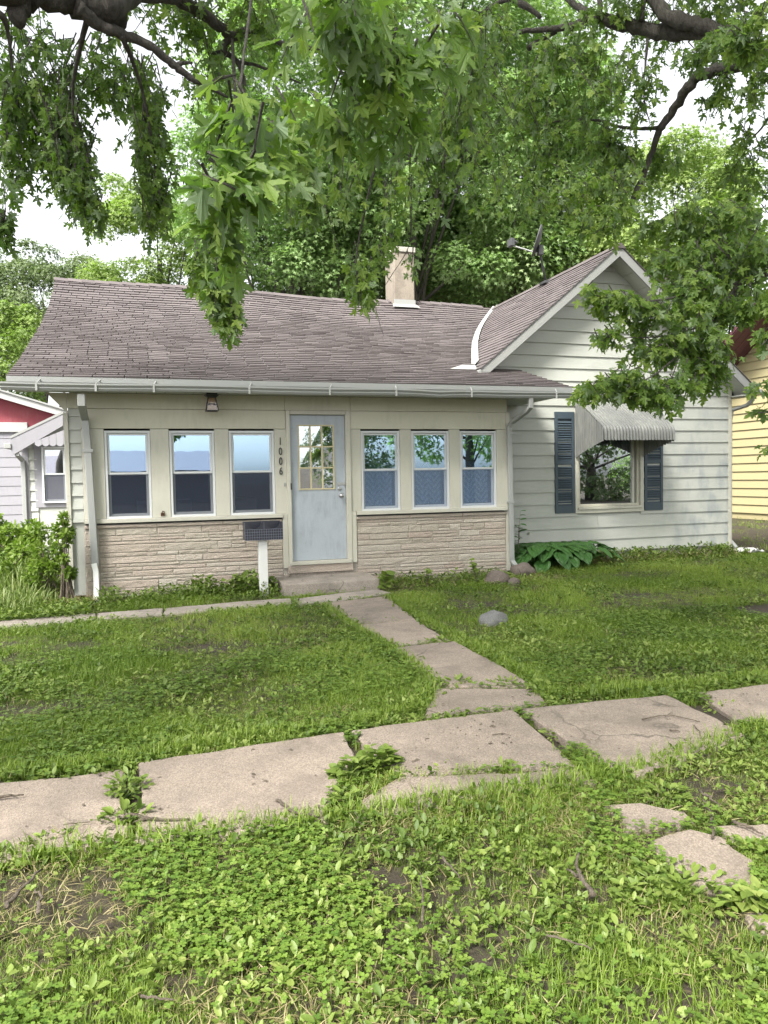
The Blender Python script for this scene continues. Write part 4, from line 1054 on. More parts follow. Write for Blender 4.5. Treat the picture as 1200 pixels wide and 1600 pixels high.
slab_obj('slab', [(815, 1107), (930, 1095), (1042, 1086), (1104, 1115), (1165, 1148), (1095, 1175), (996, 1211), (938, 1190), (880, 1150)], side, .046)
slab_obj('slab', [(1090, 1083), (1210, 1068), (1500, 1035), (1700, 1075), (1480, 1105), (1260, 1140), (1160, 1132)], side, .030)
walk = thing('front_walk', 'narrow concrete walk from the sidewalk to the front step', None, (2.5, 7.5, 0)); walk['kind'] = 'structure'
slab_obj('slab', [(499, 943), (606, 931), (649, 967), (545, 976)], walk, .034)
slab_obj('slab', [(546, 977), (649, 968), (704, 1001), (611, 1012)], walk, .030)
slab_obj('slab', [(612, 1012), (709, 1002), (776, 1036), (836, 1071), (679, 1071), (645, 1040)], walk, .034)
slab_obj('slab', [(681, 1075), (838, 1076), (856, 1099), (810, 1107), (662, 1120)], walk, .030)
slab_obj('slab', [(457, 936), (520, 928), (590, 921), (612, 926), (560, 935), (470, 945)], walk, .026, 'concrete_dark')
strip = thing('path_strip', 'thin mossy concrete strip along the porch wall left of the step', None, (0, 10, 0)); strip['kind'] = 'structure'
slab_obj('slab', [(-60, 984), (60, 976), (150, 968), (150, 958), (60, 965), (-60, 974)], strip, .022, 'concrete_dark')
slab_obj('slab', [(152, 968), (255, 960), (255, 950), (152, 958)], strip, .022, 'concrete_dark')
slab_obj('slab', [(257, 960), (360, 952), (455, 944), (455, 935), (360, 941), (257, 950)], strip, .024, 'concrete_dark')
stp = thing('stepping_stones', 'broken flat paving pieces sunk in the grass at the right', None, (2.4, 3, 0)); stp['kind'] = 'structure'
slab_obj('paving_piece', [(944, 1257), (1000, 1253), (1072, 1268), (1086, 1284), (1050, 1294), (978, 1296)], stp, .022, rough=.02)
slab_obj('paving_piece', [(1015, 1312), (1078, 1294), (1130, 1307), (1182, 1346), (1176, 1380), (1130, 1390), (1070, 1373), (1038, 1348)], stp, .026, rough=.02)
slab_obj('paving_piece', [(1110, 1291), (1210, 1284), (1260, 1305), (1215, 1322), (1145, 1318)], stp, .018, 'concrete', rough=.02)
slab_obj('paving_piece', [(1158, 1420), (1210, 1410), (1270, 1440), (1225, 1470), (1175, 1444)], stp, .020, rough=.02)

# ================================================================== lawn
def leafshape(kind):
    if kind == 'blade':                                         # thin, bent
        w_ = .028
        v = [(-w_, 0, 0), (w_, 0, 0), (-w_*.8, .45, .05), (w_*.8, .45, .05), (-w_*.45, .8, -.02), (w_*.45, .8, -.02), (0, 1, -.16)]
        return np.array(v), np.array([(0, 1, 3), (0, 3, 2), (2, 3, 5), (2, 5, 4), (4, 5, 6)])
    if kind == 'oval':
        v = [(0, 0, 0), (.16, .2, .05), (.24, .5, .06), (.16, .8, .02), (0, 1, -.08), (-.16, .8, .02), (-.24, .5, .06), (-.16, .2, .05), (0, .5, 0)]
        return np.array(v), np.array([(0, 1, 8), (1, 2, 8), (2, 3, 8), (3, 4, 8), (4, 5, 8), (5, 6, 8), (6, 7, 8), (7, 0, 8)])
    if kind == 'heart':
        v = [(0, .0, 0), (.26, -.1, .07), (.46, .2, .08), (.40, .5, .05), (.2, .8, .0), (0, 1, -.1), (-.2, .8, .0), (-.40, .5, .05), (-.46, .2, .08), (-.26, -.1, .07), (0, .4, -.02)]
        return np.array(v), np.array([(i, (i+1) % 10, 10) for i in range(10)])
    if kind == 'clover':                                        # three rounded leaflets on a plane, plus a stem
        V, F = [], []
        for k in range(3):
            a = k*2.094; c, s = math.cos(a), math.sin(a); n = len(V)
            for x, y, z in ((0, 0, 0), (.30, .25, .06), (.36, .6, .10), (.14, .78, .08), (-.14, .78, .08), (-.36, .6, .10), (-.30, .25, .06)):
                V.append((x*c-y*s, x*s+y*c, z))
            F += [(n, n+1, n+2), (n, n+2, n+3), (n, n+3, n+4), (n, n+4, n+5), (n, n+5, n+6)]
        return np.array(V), np.array(F)
def scatter(n, x0, x1, y0, y1): return rng.uniform(x0, x1, n), rng.uniform(y0, y1, n)
house_xy = [[(-1.1, 11.48), (5.8, 11.48), (5.8, 12.55), (11.4, 12.55), (11.4, 23), (-2.7, 23), (-2.7, 16.5), (-1.1, 16.5)], [(1.78, 10.58), (3.26, 10.58), (3.26, 11.5), (1.78, 11.5)]]
dirt = [(G(120, 1400), .26, .30), (G(45, 1380), .22, .16), (G(1090, 1235), .42, .20), (G(990, 930), .40, .28), (G(1000, 920), .3, .2), (G(1020, 1450), .16, .14), (G(60, 1110), .55, .22), (G(110, 1010), .55, .25), (G(330, 1010), .6, .2), (G(700, 905), .7, .3), (G(880, 1080), .3, .12), (G(140, 1440), .2, .2), (G(280, 1540), .10, .10), (G(610, 1370), .10, .12), (G(930, 1400), .10, .1), (G(745, 945), .5, .3), (G(500, 1450), .08, .08), (G(760, 1500), .1, .1), (G(1180, 835), 1.6, 1.0), (G(150, 880), .6, .6), (G(850, 1370), .1, .12)]
def lawn_keep(x, y, edge=0.0, slab_p=0.0, bare=.82):
    k = np.ones(len(x), bool); r_ = rng.random(len(x))
    for pl in slabs_xy:
        pa = np.array(pl); bb = (x > pa[:, 0].min()) & (x < pa[:, 0].max()) & (y > pa[:, 1].min()) & (y < pa[:, 1].max())
        idx = np.where(bb)[0]
        if len(idx):
            c = pa.mean(0); sh_ = c+(pa-c)*(1-edge)
            ins = inpoly(x[idx], y[idx], [tuple(q) for q in sh_]); k[idx[ins & (r_[idx] > slab_p)]] = False
    for pl in house_xy: k &= ~inpoly(x, y, pl)
    f = np.zeros(len(x))
    for c, a, b_ in dirt:
        d = ((x-c.x)/a)**2+((y-c.y)/b_)**2
        f = np.maximum(f, np.exp(-d*1.1))
    wob = vnoise(x, y, 4.0, 2.0); f = np.maximum(f, np.clip((vnoise(x, y, 1.7, 91.0)+.35*vnoise(x, y, 6.0, 92.0)-.22)*2.2, 0, .8)*np.where(y < 4.2, 1, .25))
    k &= ~(rng.random(len(x)) < np.clip((f+.30*wob-.25)*1.8, 0, 1)*bare)
    return k
def density_noise(x, y, s, seed, lo, hi):
    return np.clip((vnoise(x, y, s, seed)+.5-lo)/(hi-lo), 0, 1)
CLIP_V = [cam]
def visible(x, y, pad=.25):          # only ground that the camera or a step beside it could see
    dx, dy = x, y
    ang = np.degrees(np.arctan2(dx, dy)); return (ang > 17.27-34) & (ang < 17.27+34)
def place(kind, x, y, size, upright, tint, z=None, spread=None):
    tv, tf = leafshape(kind); n = len(x); a = rng.uniform(0, 2*np.pi, n)
    ho = np.stack([np.cos(a), np.sin(a), np.zeros(n)], 1); up = np.array([0, 0, 1.0])
    T = ho*(1-upright)[:, None]+up*upright[:, None]
    N = up*(1-upright)[:, None]-ho*upright[:, None]+rng.normal(0, .25, (n, 3))
    Mx = frames(T, N, size)
    if z is None: z = np.array([ground_h(p, q) for p, q in zip(x, y)])
    return replicate(tv, tf, Mx, np.stack([x, y, z], 1), tint)
def stuff(name, parts, mat, label):
    V, F, T = join_np(parts); me = mesh_np(name, V, F, T, mat)
    o = bpy.data.objects.new(name, me); col.objects.link(o); return tag(o, label, None, None, 'stuff')
grass_parts, clover_parts, weed_parts, dry_parts = [], [], [], []
def region(n_grass, n_clover, n_weed, n_dry, x0, x1, y0, y1, sc_, keepkw={}):
    # grass grows in tufts
    nt_ = n_grass//9; tx, ty = scatter(nt_, x0, x1, y0, y1)
    k = visible(tx, ty); tx, ty = tx[k], ty[k]
    k = lawn_keep(tx, ty, **keepkw) & (rng.random(len(tx)) < .45+.55*density_noise(tx, ty, 1.4, 5.0, .25, .6)); tx, ty = tx[k], ty[k]
    hn = density_noise(tx, ty, .9, 8.0, .2, .8); tt = density_noise(tx, ty, .5, 12.0, .1, .9)
    rep = 9; x = np.repeat(tx, rep)+rng.normal(0, .018*sc_, len(tx)*rep); y = np.repeat(ty, rep)+rng.normal(0, .018*sc_, len(tx)*rep)
    n = len(x); sz = (.032+.052*np.repeat(hn, rep))*(1 if y0 < 4 else .85)*sc_**.4*rng.uniform(.5, 1.35, n); 
    grass_parts.append(place('blade', x, y, sz, rng.uniform(.35, .95, n), np.clip(np.repeat(tt, rep)*.5+rng.normal(.22, .18, n), 0, 1)))
    if n_clover:
        x, y = scatter(n_clover, x0, x1, y0, y1); k = visible(x, y); x, y = x[k], y[k]
        k = lawn_keep(x, y, **keepkw) & (rng.random(len(x)) < (.06+.94*density_noise(x, y, 1.1, 21.0, .44, .66))); x, y = x[k], y[k]; n = len(x)
        z = rng.uniform(.015, .075, n)*sc_**.5
        clover_parts.append(place('clover', x, y, rng.uniform(.012, .026, n)*min(sc_, 1.0), rng.uniform(0, .35, n)*0+.02, np.clip(rng.normal(.5, .2, n), 0, 1), z))
        # stems
        grass_parts.append(place('blade', x[::2], y[::2], z[::2]*.95+.004, np.full(len(x[::2]), .97), np.full(len(x[::2]), .4)))
    if n_weed:
        nt_ = n_weed//6; tx, ty = scatter(nt_, x0, x1, y0, y1); k = visible(tx, ty); tx, ty = tx[k], ty[k]
        k = lawn_keep(tx, ty, **keepkw) & (rng.random(len(tx)) < .22+.78*density_noise(tx, ty, .8, 33.0, .40, .64)); tx, ty = tx[k], ty[k]; n = len(tx)
        ln = np.clip(rng.gamma(3.0, .0135, n), .014, .052)*min(sc_, 1.0); rep = 6
        kind = rng.random(n)
        for kd, sel in (('oval', kind < .6), ('heart', kind >= .6)):
            x = np.repeat(tx[sel], rep)+rng.normal(0, .010*sc_, sel.sum()*rep); y = np.repeat(ty[sel], rep)+rng.normal(0, .010*sc_, sel.sum()*rep); m_ = len(x)
            weed_parts.append(place(kd, x, y, np.repeat(ln[sel], rep)*rng.uniform(.5, 1.2, m_)*(1 if kd == 'oval' else .62), rng.uniform(.12, .65, m_), np.clip(np.repeat(rng.uniform(.1, .6, sel.sum())+.55*density_noise(tx[sel], ty[sel], 1.3, 77., .2, .8)-.1, rep)+rng.normal(0, .12, m_), 0, 1), rng.uniform(0, .05, m_)*sc_**.4))
    if n_dry:
        x, y = scatter(n_dry, x0, x1, y0, y1); k = visible(x, y); x, y = x[k], y[k]
        k = lawn_keep(x, y, bare=.3, **{a: c for a, c in keepkw.items() if a != 'bare'}) & (rng.random(len(x)) < .25+.75*density_noise(x, y, 1.3, 44.0, .5, .7)); x, y = x[k], y[k]; n = len(x)
        dry_parts.append(place('blade', x, y, rng.uniform(.03, .09, n)*sc_**.4, rng.uniform(.0, .45, n), rng.random(n), rng.uniform(.0, .03, n)))
region(230000, 50000, 60000, 34000, -.9, 4.6, 1.5, 3.9, .85, dict(edge=.06))
region(380000, 42000, 80000, 14000, -2.2, 6.6, 4.4, 7.5, 1.15, dict(edge=.02))
region(420000, 20000, 70000, 10000, -3.0, 12, 7.5, 12.6, 1.5, dict(edge=.02))
region(70000, 0, 14000, 1000, -6, 24, 12.6, 24, 2.6)
# ragged strip of longer grass and weeds along every slab edge and in the joints
def along(pix, n, wdt, kind, s0, s1, up=(.3, .9), tint=(.2, .8), z=.0):
    pts = [G(a, c) for a, c in pix]; L = [(q-p).length for p, q in zip(pts, pts[1:])]; tot = sum(L); x, y = [], []
    for k in range(n):
        d = random.random()*tot
        for p, q, l in zip(pts, pts[1:], L):
            if d <= l: r_ = p.lerp(q, d/l); x.append(r_.x+random.gauss(0, wdt)); y.append(r_.y+random.gauss(0, wdt)); break
            d -= l
    x, y = np.array(x), np.array(y); n = len(x)
    return place(kind, x, y, rng.uniform(s0, s1, n), rng.uniform(up[0], up[1], n), rng.uniform(tint[0], tint[1], n), np.full(n, z)+rng.uniform(0, .03, n))
E1 = [(0, 1352), (100, 1342), (200, 1326), (330, 1310), (520, 1290), (640, 1268), (750, 1250), (900, 1228), (1000, 1214), (1100, 1175), (1200, 1140)]
grass_parts.append(along(E1, 2600, .05, 'blade', .04, .12, (.5, .95))); weed_parts.append(along(E1, 900, .05, 'oval', .03, .06))
E2 = [(0, 1218), (185, 1198), (380, 1160), (545, 1140), (660, 1110)]
E3 = [(850, 1092), (930, 1088), (1050, 1080), (1200, 1062)]
E4 = [(660, 1108), (676, 1070), (610, 1016), (545, 978), (505, 948)]
E5 = [(608, 935), (650, 965), (730, 1008), (834, 1066), (856, 1096)]
for e_, n_ in ((E2, 1600), (E3, 900), (E4, 1300), (E5, 1300)):
    grass_parts.append(along(e_, n_*2, .035, 'blade', .04, .10, (.4, .95))); weed_parts.append(along(e_, n_//2, .05, 'oval', .03, .065))
    weed_parts.append(along(e_, n_//4, .06, 'heart', .02, .04))
stuff('grass', grass_parts, M['grass'], 'patchy green lawn grass')
stuff('clover', clover_parts, M['clover'], 'clover growing through the lawn')
stuff('lawn_weeds', weed_parts, M['weed'], 'low broadleaf weeds in the lawn')
stuff('dry_grass', dry_parts, M['dry'], 'dry straw-coloured grass litter')
# weeds growing in the sidewalk joints: each clump is a plant of its own
def leafy(name, label, cat, loc, n, rad, hgt, size, mat='weed', kind='oval', group=None, stem=True, parts_leaf=0, droop=.3):
    t = thing(name, label, cat, loc, group)
    u = rng.random(n)**.6; a = rng.uniform(0, 2*np.pi, n); rr = rad*u
    x = loc[0]+rr*np.cos(a); y = loc[1]+rr*np.sin(a)*.8; z = loc[2]+hgt*rng.random(n)*(1-.5*u)+.005
    tv, tf = leafshape(kind)
    T = np.stack([np.cos(a)+rng.normal(0, .4, n), np.sin(a)+rng.normal(0, .4, n), rng.normal(.45, .35, n)-droop*u], 1)
    N = np.stack([rng.normal(0, .35, n), rng.normal(0, .35, n), np.ones(n)], 1)
    V, F, Tn = replicate(tv, tf, frames(T, N, size*rng.uniform(.5, 1.15, n)), np.stack([x, y, z], 1), np.clip(rng.normal(.5, .2, n)+.25*(z-loc[2])/max(hgt, .01)-.1, 0, 1))
    finish_o = bpy.data.objects.new('foliage', mesh_np('foliage', V, F, Tn, M[mat])); finish(finish_o, t); finish_o['kind'] = 'stuff'
    if stem:
        b = MB()
        for k in range(max(3, n//14)):
            i = random.randrange(n); b.tube([(loc[0]+random.gauss(0, rad*.15), loc[1]+random.gauss(0, rad*.15), loc[2]-.01), (x[i], y[i], z[i])], [.004, .0025], 5)
        b.build('stem', M['weed'], t)
        a_ = t.children[-1].data.attributes.new('tint', 'FLOAT', 'POINT'); a_.data.foreach_set('value', [.4]*len(b.v))
    return t
def gl_(px, py): p = G(px, py); return (p.x, p.y, .0)
leafy('weed_clump', 'leafy green weed filling the left sidewalk joint', 'weed', gl_(200, 1245), 150, .10, .13, .055, group='weeds in the sidewalk joints')
leafy('weed_clump', 'dandelion-like weed at the lower end of the left joint, beside a forked twig', 'weed', gl_(196, 1284), 70, .10, .07, .07, group='weeds in the sidewalk joints')
leafy('weed_clump', 'bright rounded weed in the middle joint, left plant of the pair', 'weed', gl_(548, 1222), 150, .10, .15, .055, kind='heart', group='weeds in the sidewalk joints')
leafy('weed_clump', 'bushy bright weed in the middle joint, right plant of the pair', 'weed', gl_(592, 1205), 190, .12, .16, .055, kind='heart', group='weeds in the sidewalk joints')
leafy('weed_clump', 'small tufted weed at the grass edge below the middle joint', 'weed', gl_(538, 1262), 70, .07, .10, .05, group='weeds in the sidewalk joints')
leafy('weed_clump', 'low weed in the crack along the front of the middle slab, left one', 'weed', gl_(690, 1208), 45, .09, .03, .04, group='weeds in the sidewalk joints')
leafy('weed_clump', 'low weed in the crack along the front of the middle slab, right one', 'weed', gl_(790, 1208), 70, .09, .05, .05, group='weeds in the sidewalk joints')
leafy('weed_clump', 'thin weed halfway down the right diagonal joint', 'weed', gl_(872, 1150), 70, .12, .04, .04, group='weeds in the sidewalk joints')
leafy('weed_clump', 'thin weed at the lower end of the right diagonal joint', 'weed', gl_(910, 1178), 70, .12, .04, .04, group='weeds in the sidewalk joints')
leafy('weed_clump', 'low weed at the upper end of the right diagonal joint', 'weed', gl_(838, 1128), 30, .07, .03, .04, group='weeds in the sidewalk joints')
leafy('weed_clump', 'weed at the corner where the walk meets the sidewalk', 'weed', gl_(850, 1083), 120, .12, .10, .06, group='weeds in the walk joints')
leafy('weed_clump', 'weed in the lowest walk joint, left half', 'weed', gl_(712, 1070), 90, .14, .05, .05, group='weeds in the walk joints')
leafy('weed_clump', 'weed in the lowest walk joint, right half', 'weed', gl_(790, 1072), 90, .15, .05, .05, group='weeds in the walk joints')
leafy('weed_clump', 'weed in the upper walk joint at its right end', 'weed', gl_(688, 1006), 90, .14, .05, .06, group='weeds in the walk joints')
leafy('weed_clump', 'tiny weed on the landing in front of the step', 'weed', gl_(565, 937), 60, .16, .04, .06, group='weeds in the walk joints')
leafy('weed_clump', 'flat weed in the rightmost sidewalk joint', 'weed', gl_(1130, 1108), 60, .16, .03, .04, group='weeds in the sidewalk joints')
leafy('weed_clump', 'leafy weed between the two upper stepping stones', 'weed', gl_(1040, 1248), 120, .12, .06, .05, group='weeds by the stepping stones')
leafy('weed_clump', 'rosette weed growing on the large stepping stone edge at the right', 'weed', gl_(1170, 1332), 60, .08, .05, .05, group='weeds by the stepping stones')
leafy('weed_clump', 'pale thistle-like rosette at the sidewalk edge in the left lawn', 'weed', gl_(268, 1172), 40, .10, .03, .09, group='rosette weeds in the lawn')
leafy('weed_clump', 'dark leafy weed spreading under the right stepping stones', 'weed', gl_(1060, 1400), 200, .25, .08, .05, group='weeds by the stepping stones')
leafy('weed_clump', 'round-leaved weed at the right edge beside the lowest stepping stone', 'weed', gl_(1180, 1420), 60, .10, .08, .06, kind='heart', group='weeds by the stepping stones')

# ================================================================== plants by the house
def border(name, label, x0, x1, y0, y1, n, h, mat, size=.06, kind='oval'):
    x, y = scatter(n, x0, x1, y0, y1); hn = density_noise(x, y, 2.5, 50, .2, .8)
    k = rng.random(n) < .25+.75*hn; x, y, hn = x[k], y[k], hn[k]; n = len(x)
    return place(kind, x, y, size*rng.uniform(.5, 1.2, n), rng.uniform(.1, .7, n), np.clip(rng.normal(.42, .2, n), 0, 1), rng.random(n)*h*(.3+.7*hn))
stuff('weed_border', [border('', '', -.72, 1.75, 10.45, 11.5, 3600, .20, 'weed'), border('', '', .55, 1.75, 10.9, 11.45, 900, .3, 'weed', .06, 'heart'),
                      border('', '', 3.3, 5.6, 10.6, 11.5, 1800, .13, 'weed'), border('', '', 7.6, 11.2, 11.9, 12.58, 3400, .24, 'weed', .075)], M['weed'], 'low leafy weeds along the foot of the house walls')
dk = [border('', '', 7.6, 11.2, 11.8, 12.58, 900, .1, 'dry', .2, 'blade'), border('', '', 3.3, 6.2, 10.3, 11.4, 700, .06, 'dry', .14, 'blade'), border('', '', -1.6, -.7, 10.6, 11.8, 900, .08, 'dry', .14, 'blade')]
stuff('dead_stalks', dk, M['dry'], 'dry stalks at the foot of the walls')
def sapling(label, px, py, h, n, size, kind='heart', mat='weed', lean=.1, name='sapling', spread=.5):
    p = G(px, py); t = thing(name, label, 'plant', (p.x, p.y, 0), 'young plants along the porch wall')
    tv, tf = leafshape(kind); b = MB(); pos = []; 
    for s_ in range(3):
        a = random.uniform(0, 6.28); e = Vector((p.x+math.cos(a)*h*spread*.6, p.y+math.sin(a)*h*spread*.4, h*random.uniform(.7, 1.05)))
        base = Vector((p.x+random.gauss(0, .01), p.y, -.01)); mid = base.lerp(e, .5)+Vector((0, 0, h*.08))
        b.tube([base, mid, e], [.006, .004, .002], 5)
        for k in range(n//3):
            u = (k+1)/(n//3); pos.append(base.lerp(mid, u*2) if u < .5 else mid.lerp(e, u*2-1))
    b.build('stem', M['stick'], t)
    lm = bpy.data.meshes.new('leaf'); lm.from_pydata([tuple(v*size) for v in tv], [], [tuple(f) for f in tf]); lm.materials.append(M[mat]); lm.attributes.new('tint', 'FLOAT', 'POINT').data.foreach_set('value', [.5]*len(tv))
    for q in pos:
        a = random.uniform(0, 6.28); T = np.array([[math.cos(a), math.sin(a), random.uniform(-.25, .5)]]); N = np.array([[random.gauss(0, .3), -.35+random.gauss(0, .3), 1.0]])
        F3 = frames(T, N, np.array([random.uniform(.6, 1.15)]))[0]; m4 = Matrix([[*F3[0], q.x], [*F3[1], q.y], [*F3[2], q.z], [0, 0, 0, 1]])
        part('leaf', lm, t, mat4=m4)
    return t
sapling('broad heart-leaved weed at the right end of the step', 600, 922, .24, 15, .17)
sapling('small leafy sapling against the right half of the porch wall, nearest the step', 668, 918, .34, 21, .10)
sapling('reddish-stemmed sapling in the middle of the right porch wall', 708, 918, .28, 18, .09, 'oval')
sapling('bushiest sapling of the right porch wall, beside the brown rocks', 746, 914, .42, 36, .09)
sapling('upright climbing shoot with paired leaves beside the right downspout', 808, 893, 1.0, 36, .13, 'oval', 'hosta', name='climbing_shoot', spread=.12)
sapling('leafy side branch reaching right above the hosta', 822, 880, .72, 24, .13, 'oval', 'weed', name='climbing_shoot', spread=.5)
sapling('dark weedy sapling at the foot of the left porch wall near the post', 370, 930, .30, 36, .12)
sapling('low leafy sapling at the base of the white post', 425, 926, .20, 36, .08)
# hosta
hp = thing('hosta', 'large dark green hosta clump under the left shutter beside the downspout', 'hosta', (7.0, 11.95, 0))
hv, hf = [], []
for j_ in range(9):
    v_ = j_/8; w_ = .40*math.sin(math.pi*min(1, v_*.93+.07))**.8*(1-.25*v_) if v_ < 1 else .004
    for i_ in range(7):
        u_ = i_/3-1; hv.append((w_*u_, v_, .10*abs(u_)*w_*2+.018*math.cos(u_*9)-.30*v_*v_+.02*math.sin(v_*11+u_*2)))
for j_ in range(8):
    for i_ in range(6): a = j_*7+i_; hf += [(a, a+1, a+8), (a, a+8, a+7)]
tv, tf = np.array(hv), np.array(hf)
hm = bpy.data.meshes.new('leaf'); hm.from_pydata([tuple(v) for v in tv], [], [tuple(f) for f in tf]); hm.materials.append(M['hosta']); hm.attributes.new('tint', 'FLOAT', 'POINT').data.foreach_set('value', [.45]*len(tv))
b = MB()
for cx_, rx, n in ((6.62, .50, 46), (7.30, .55, 52), (6.95, .4, 34)):
    for k in range(n):
        a = random.uniform(0, 6.28); u = (k+.5)/n; el = R(78-64*u); L = .34+.30*u
        base = Vector((cx_+.05*math.cos(a), 12.0+.04*math.sin(a), 0)); q = base+Vector((math.cos(a)*math.cos(el)*L*1.15, math.sin(a)*math.cos(el)*L*.8, math.sin(el)*L*1.12))
        if q.y > 12.45: q.y = 12.45
        b.tube([base, base.lerp(q, .6)+Vector((0, 0, .05)), q], [.007, .006, .005], 5)
        T = np.array([[math.cos(a), math.sin(a), .25-.75*u]]); N = np.array([[math.cos(a)*.35*u, math.sin(a)*.35*u-.1, 1.0]]); S = random.uniform(.28, .40)
        F3 = frames(T, N, np.array([S]))[0]; part('leaf', hm, hp, mat4=Matrix([[*F3[0], q.x], [*F3[1], q.y], [*F3[2], q.z], [0, 0, 0, 1]]))
b.build('leaf_stalks', M['hosta'], hp)['kind'] = 'stuff'
hp.children[-1].data.attributes.new('tint', 'FLOAT', 'POINT').data.foreach_set('value', [.6]*len(b.v))
# shrubs and tall grass at the left
def bush(name, label, cat, c, rad, n, size, mat, clumps=14, kind='oval', trunk=True, group=None):
    t = thing(name, label, cat, (c[0], c[1], 0), group); parts = []
    tv, tf = leafshape(kind); b = MB()
    for k in range(clumps):
        a = random.uniform(0, 6.28); u = random.random()**.5; h = random.uniform(.25, 1)
        q = np.array([c[0]+rad[0]*u*math.cos(a)*(1.1-.5*h), c[1]+rad[1]*u*math.sin(a)*(1.1-.5*h), rad[2]*h*.88]); m_ = n//clumps; cr = .26*min(rad[0], rad[2])*random.uniform(.7, 1.3)
        d = norm(rng.normal(0, 1, (m_, 3))+np.array([0, 0, .35])); Lc = q+d*cr*rng.uniform(.55, 1.05, (m_, 1)); Lc[:, 2] = np.maximum(Lc[:, 2], .02)
        T = norm(d+rng.normal(0, .5, (m_, 3))-np.array([0, 0, .25])); N = d*.6+np.array([0, 0, .8])+rng.normal(0, .35, (m_, 3))
        parts.append(replicate(tv, tf, frames(T, N, size*rng.uniform(.6, 1.2, m_)), Lc, np.clip(rng.normal(.45+random.uniform(-.15, .2), .17, m_), 0, 1)))
        b.tube([(c[0]+random.gauss(0, .08), c[1]+random.gauss(0, .08), -.02), tuple(np.array([c[0], c[1], q[2]*.5])*.5+q*.5*np.array([1, 1, .9])), tuple(q)], [.014, .009, .004], 5)
    V, F, Tn = join_np(parts); o = bpy.data.objects.new('foliage', mesh_np('foliage', V, F, Tn, M[mat])); finish(o, t); o['kind'] = 'stuff'
    b.build('stem', M['stick'], t); return t
bush('shrub', 'dense light green shrub at the left edge below the white lean-to', 'shrub', (-2.75, 13.6, 0), (.75, .6, 1.2), 3600, .10, 'bush', 24)
bush('shrub', 'leafy green shrub in front of the lean-to window, right of the edge shrub', 'shrub', (-1.95, 13.2, 0), (.65, .6, 1.05), 3000, .09, 'bush', 20)
bush('tall_weed', 'tall upright weed at the left corner of the porch', 'weed', (-1.12, 11.2, 0), (.16, .16, 1.42), 900, .075, 'bush', 18)
bush('tall_weed', 'shorter loose weed just left of the porch corner weed', 'weed', (-1.42, 11.6, 0), (.28, .2, 1.15), 1100, .075, 'bush', 16)
bush('shrub', 'low leafy green bush standing behind the tall grass at the left edge', 'shrub', (-2.1, 12.2, 0), (.6, .35, .72), 1800, .08, 'bush', 14)
x, y = scatter(9000, -3.2, -1.05, 10.3, 12.6); k = rng.random(len(x)) < .2+.8*density_noise(x, y, 1.2, 61, .3, .6); x, y = x[k], y[k]
hgt = np.clip(.16+.30*(y-10.2)/2.0, .14, .55)*np.clip((-.95-x)/.6, .3, 1)
stuff('tall_grass', [place('blade', x, y, hgt*rng.uniform(.6, 1.4, len(x)), rng.uniform(.45, .97, len(x)), rng.random(len(x)))], M['tallgrass'], 'tall pale seeding grass left of the porch')
x, y = scatter(2600, -2.0, -.75, 9.9, 11.0)
stuff('ground_leaves', [place('oval', x, y, rng.uniform(.03, .07, len(x)), rng.uniform(.1, .6, len(x)), rng.random(len(x))*.8, rng.random(len(x))*.1)], M['weed'], 'creeping leafy ground cover by the left downspout')

# rocks, sticks, litter
def rock(label, c, r_, mat='rock', seed=0):
    b = bmesh.new(); bmesh.ops.create_icosphere(b, subdivisions=3, radius=1)
    for v in b.verts:
        n = mnoise.noise(v.co*1.1+Vector((seed, 0, 0)))*.28+mnoise.noise(v.co*3+Vector((seed, 5, 0)))*.09
        v.co = Vector((v.co.x*r_[0], v.co.y*r_[1], v.co.z*r_[2]))*(1+n)
    me = bpy.data.meshes.new('rock'); b.to_mesh(me); b.free(); me.shade_smooth(); me.materials.append(M[mat])
    o = bpy.data.objects.new('rock', me); col.objects.link(o); o.location = c; return tag(o, label, 'rock')
p = G(771, 975); rock('smooth grey rock lying in the grass right of the walk', (p.x, p.y, .035), (.17, .14, .12), 'rock', 1)
p = G(776, 912); rock('brown rock in front of the right porch wall, left of the downspout', (p.x, p.y, .07), (.20, .16, .14), 'rock_brown', 2)
p = G(826, 902); rock('brown rock behind the foot of the right downspout', (p.x, p.y+.2, .08), (.20, .15, .14), 'rock_brown', 3)
p = G(803, 915); rock('small brown rock between the downspout foot and the porch rocks', (p.x, p.y, .04), (.10, .09, .08), 'rock_brown', 4)
b = bmesh.new(); bmesh.ops.create_grid(b, x_segments=10, y_segments=8, size=.5); p = G(1166, 866)
for v in b.verts: v.co = Vector((p.x+v.co.x*.42, p.y+v.co.y*.5, .06+.10*abs(mnoise.noise(v.co*4))+.05*mnoise.noise(v.co*9)))
me = bpy.data.meshes.new('crumpled_sheet'); b.to_mesh(me); b.free(); me.materials.append(M['rag']); o = bpy.data.objects.new('crumpled_sheet', me); col.objects.link(o)
o.modifiers.new('thick', 'SOLIDIFY').thickness = .006; tag(o, 'crumpled pale sheet lying on the lawn right of the house corner', 'litter')
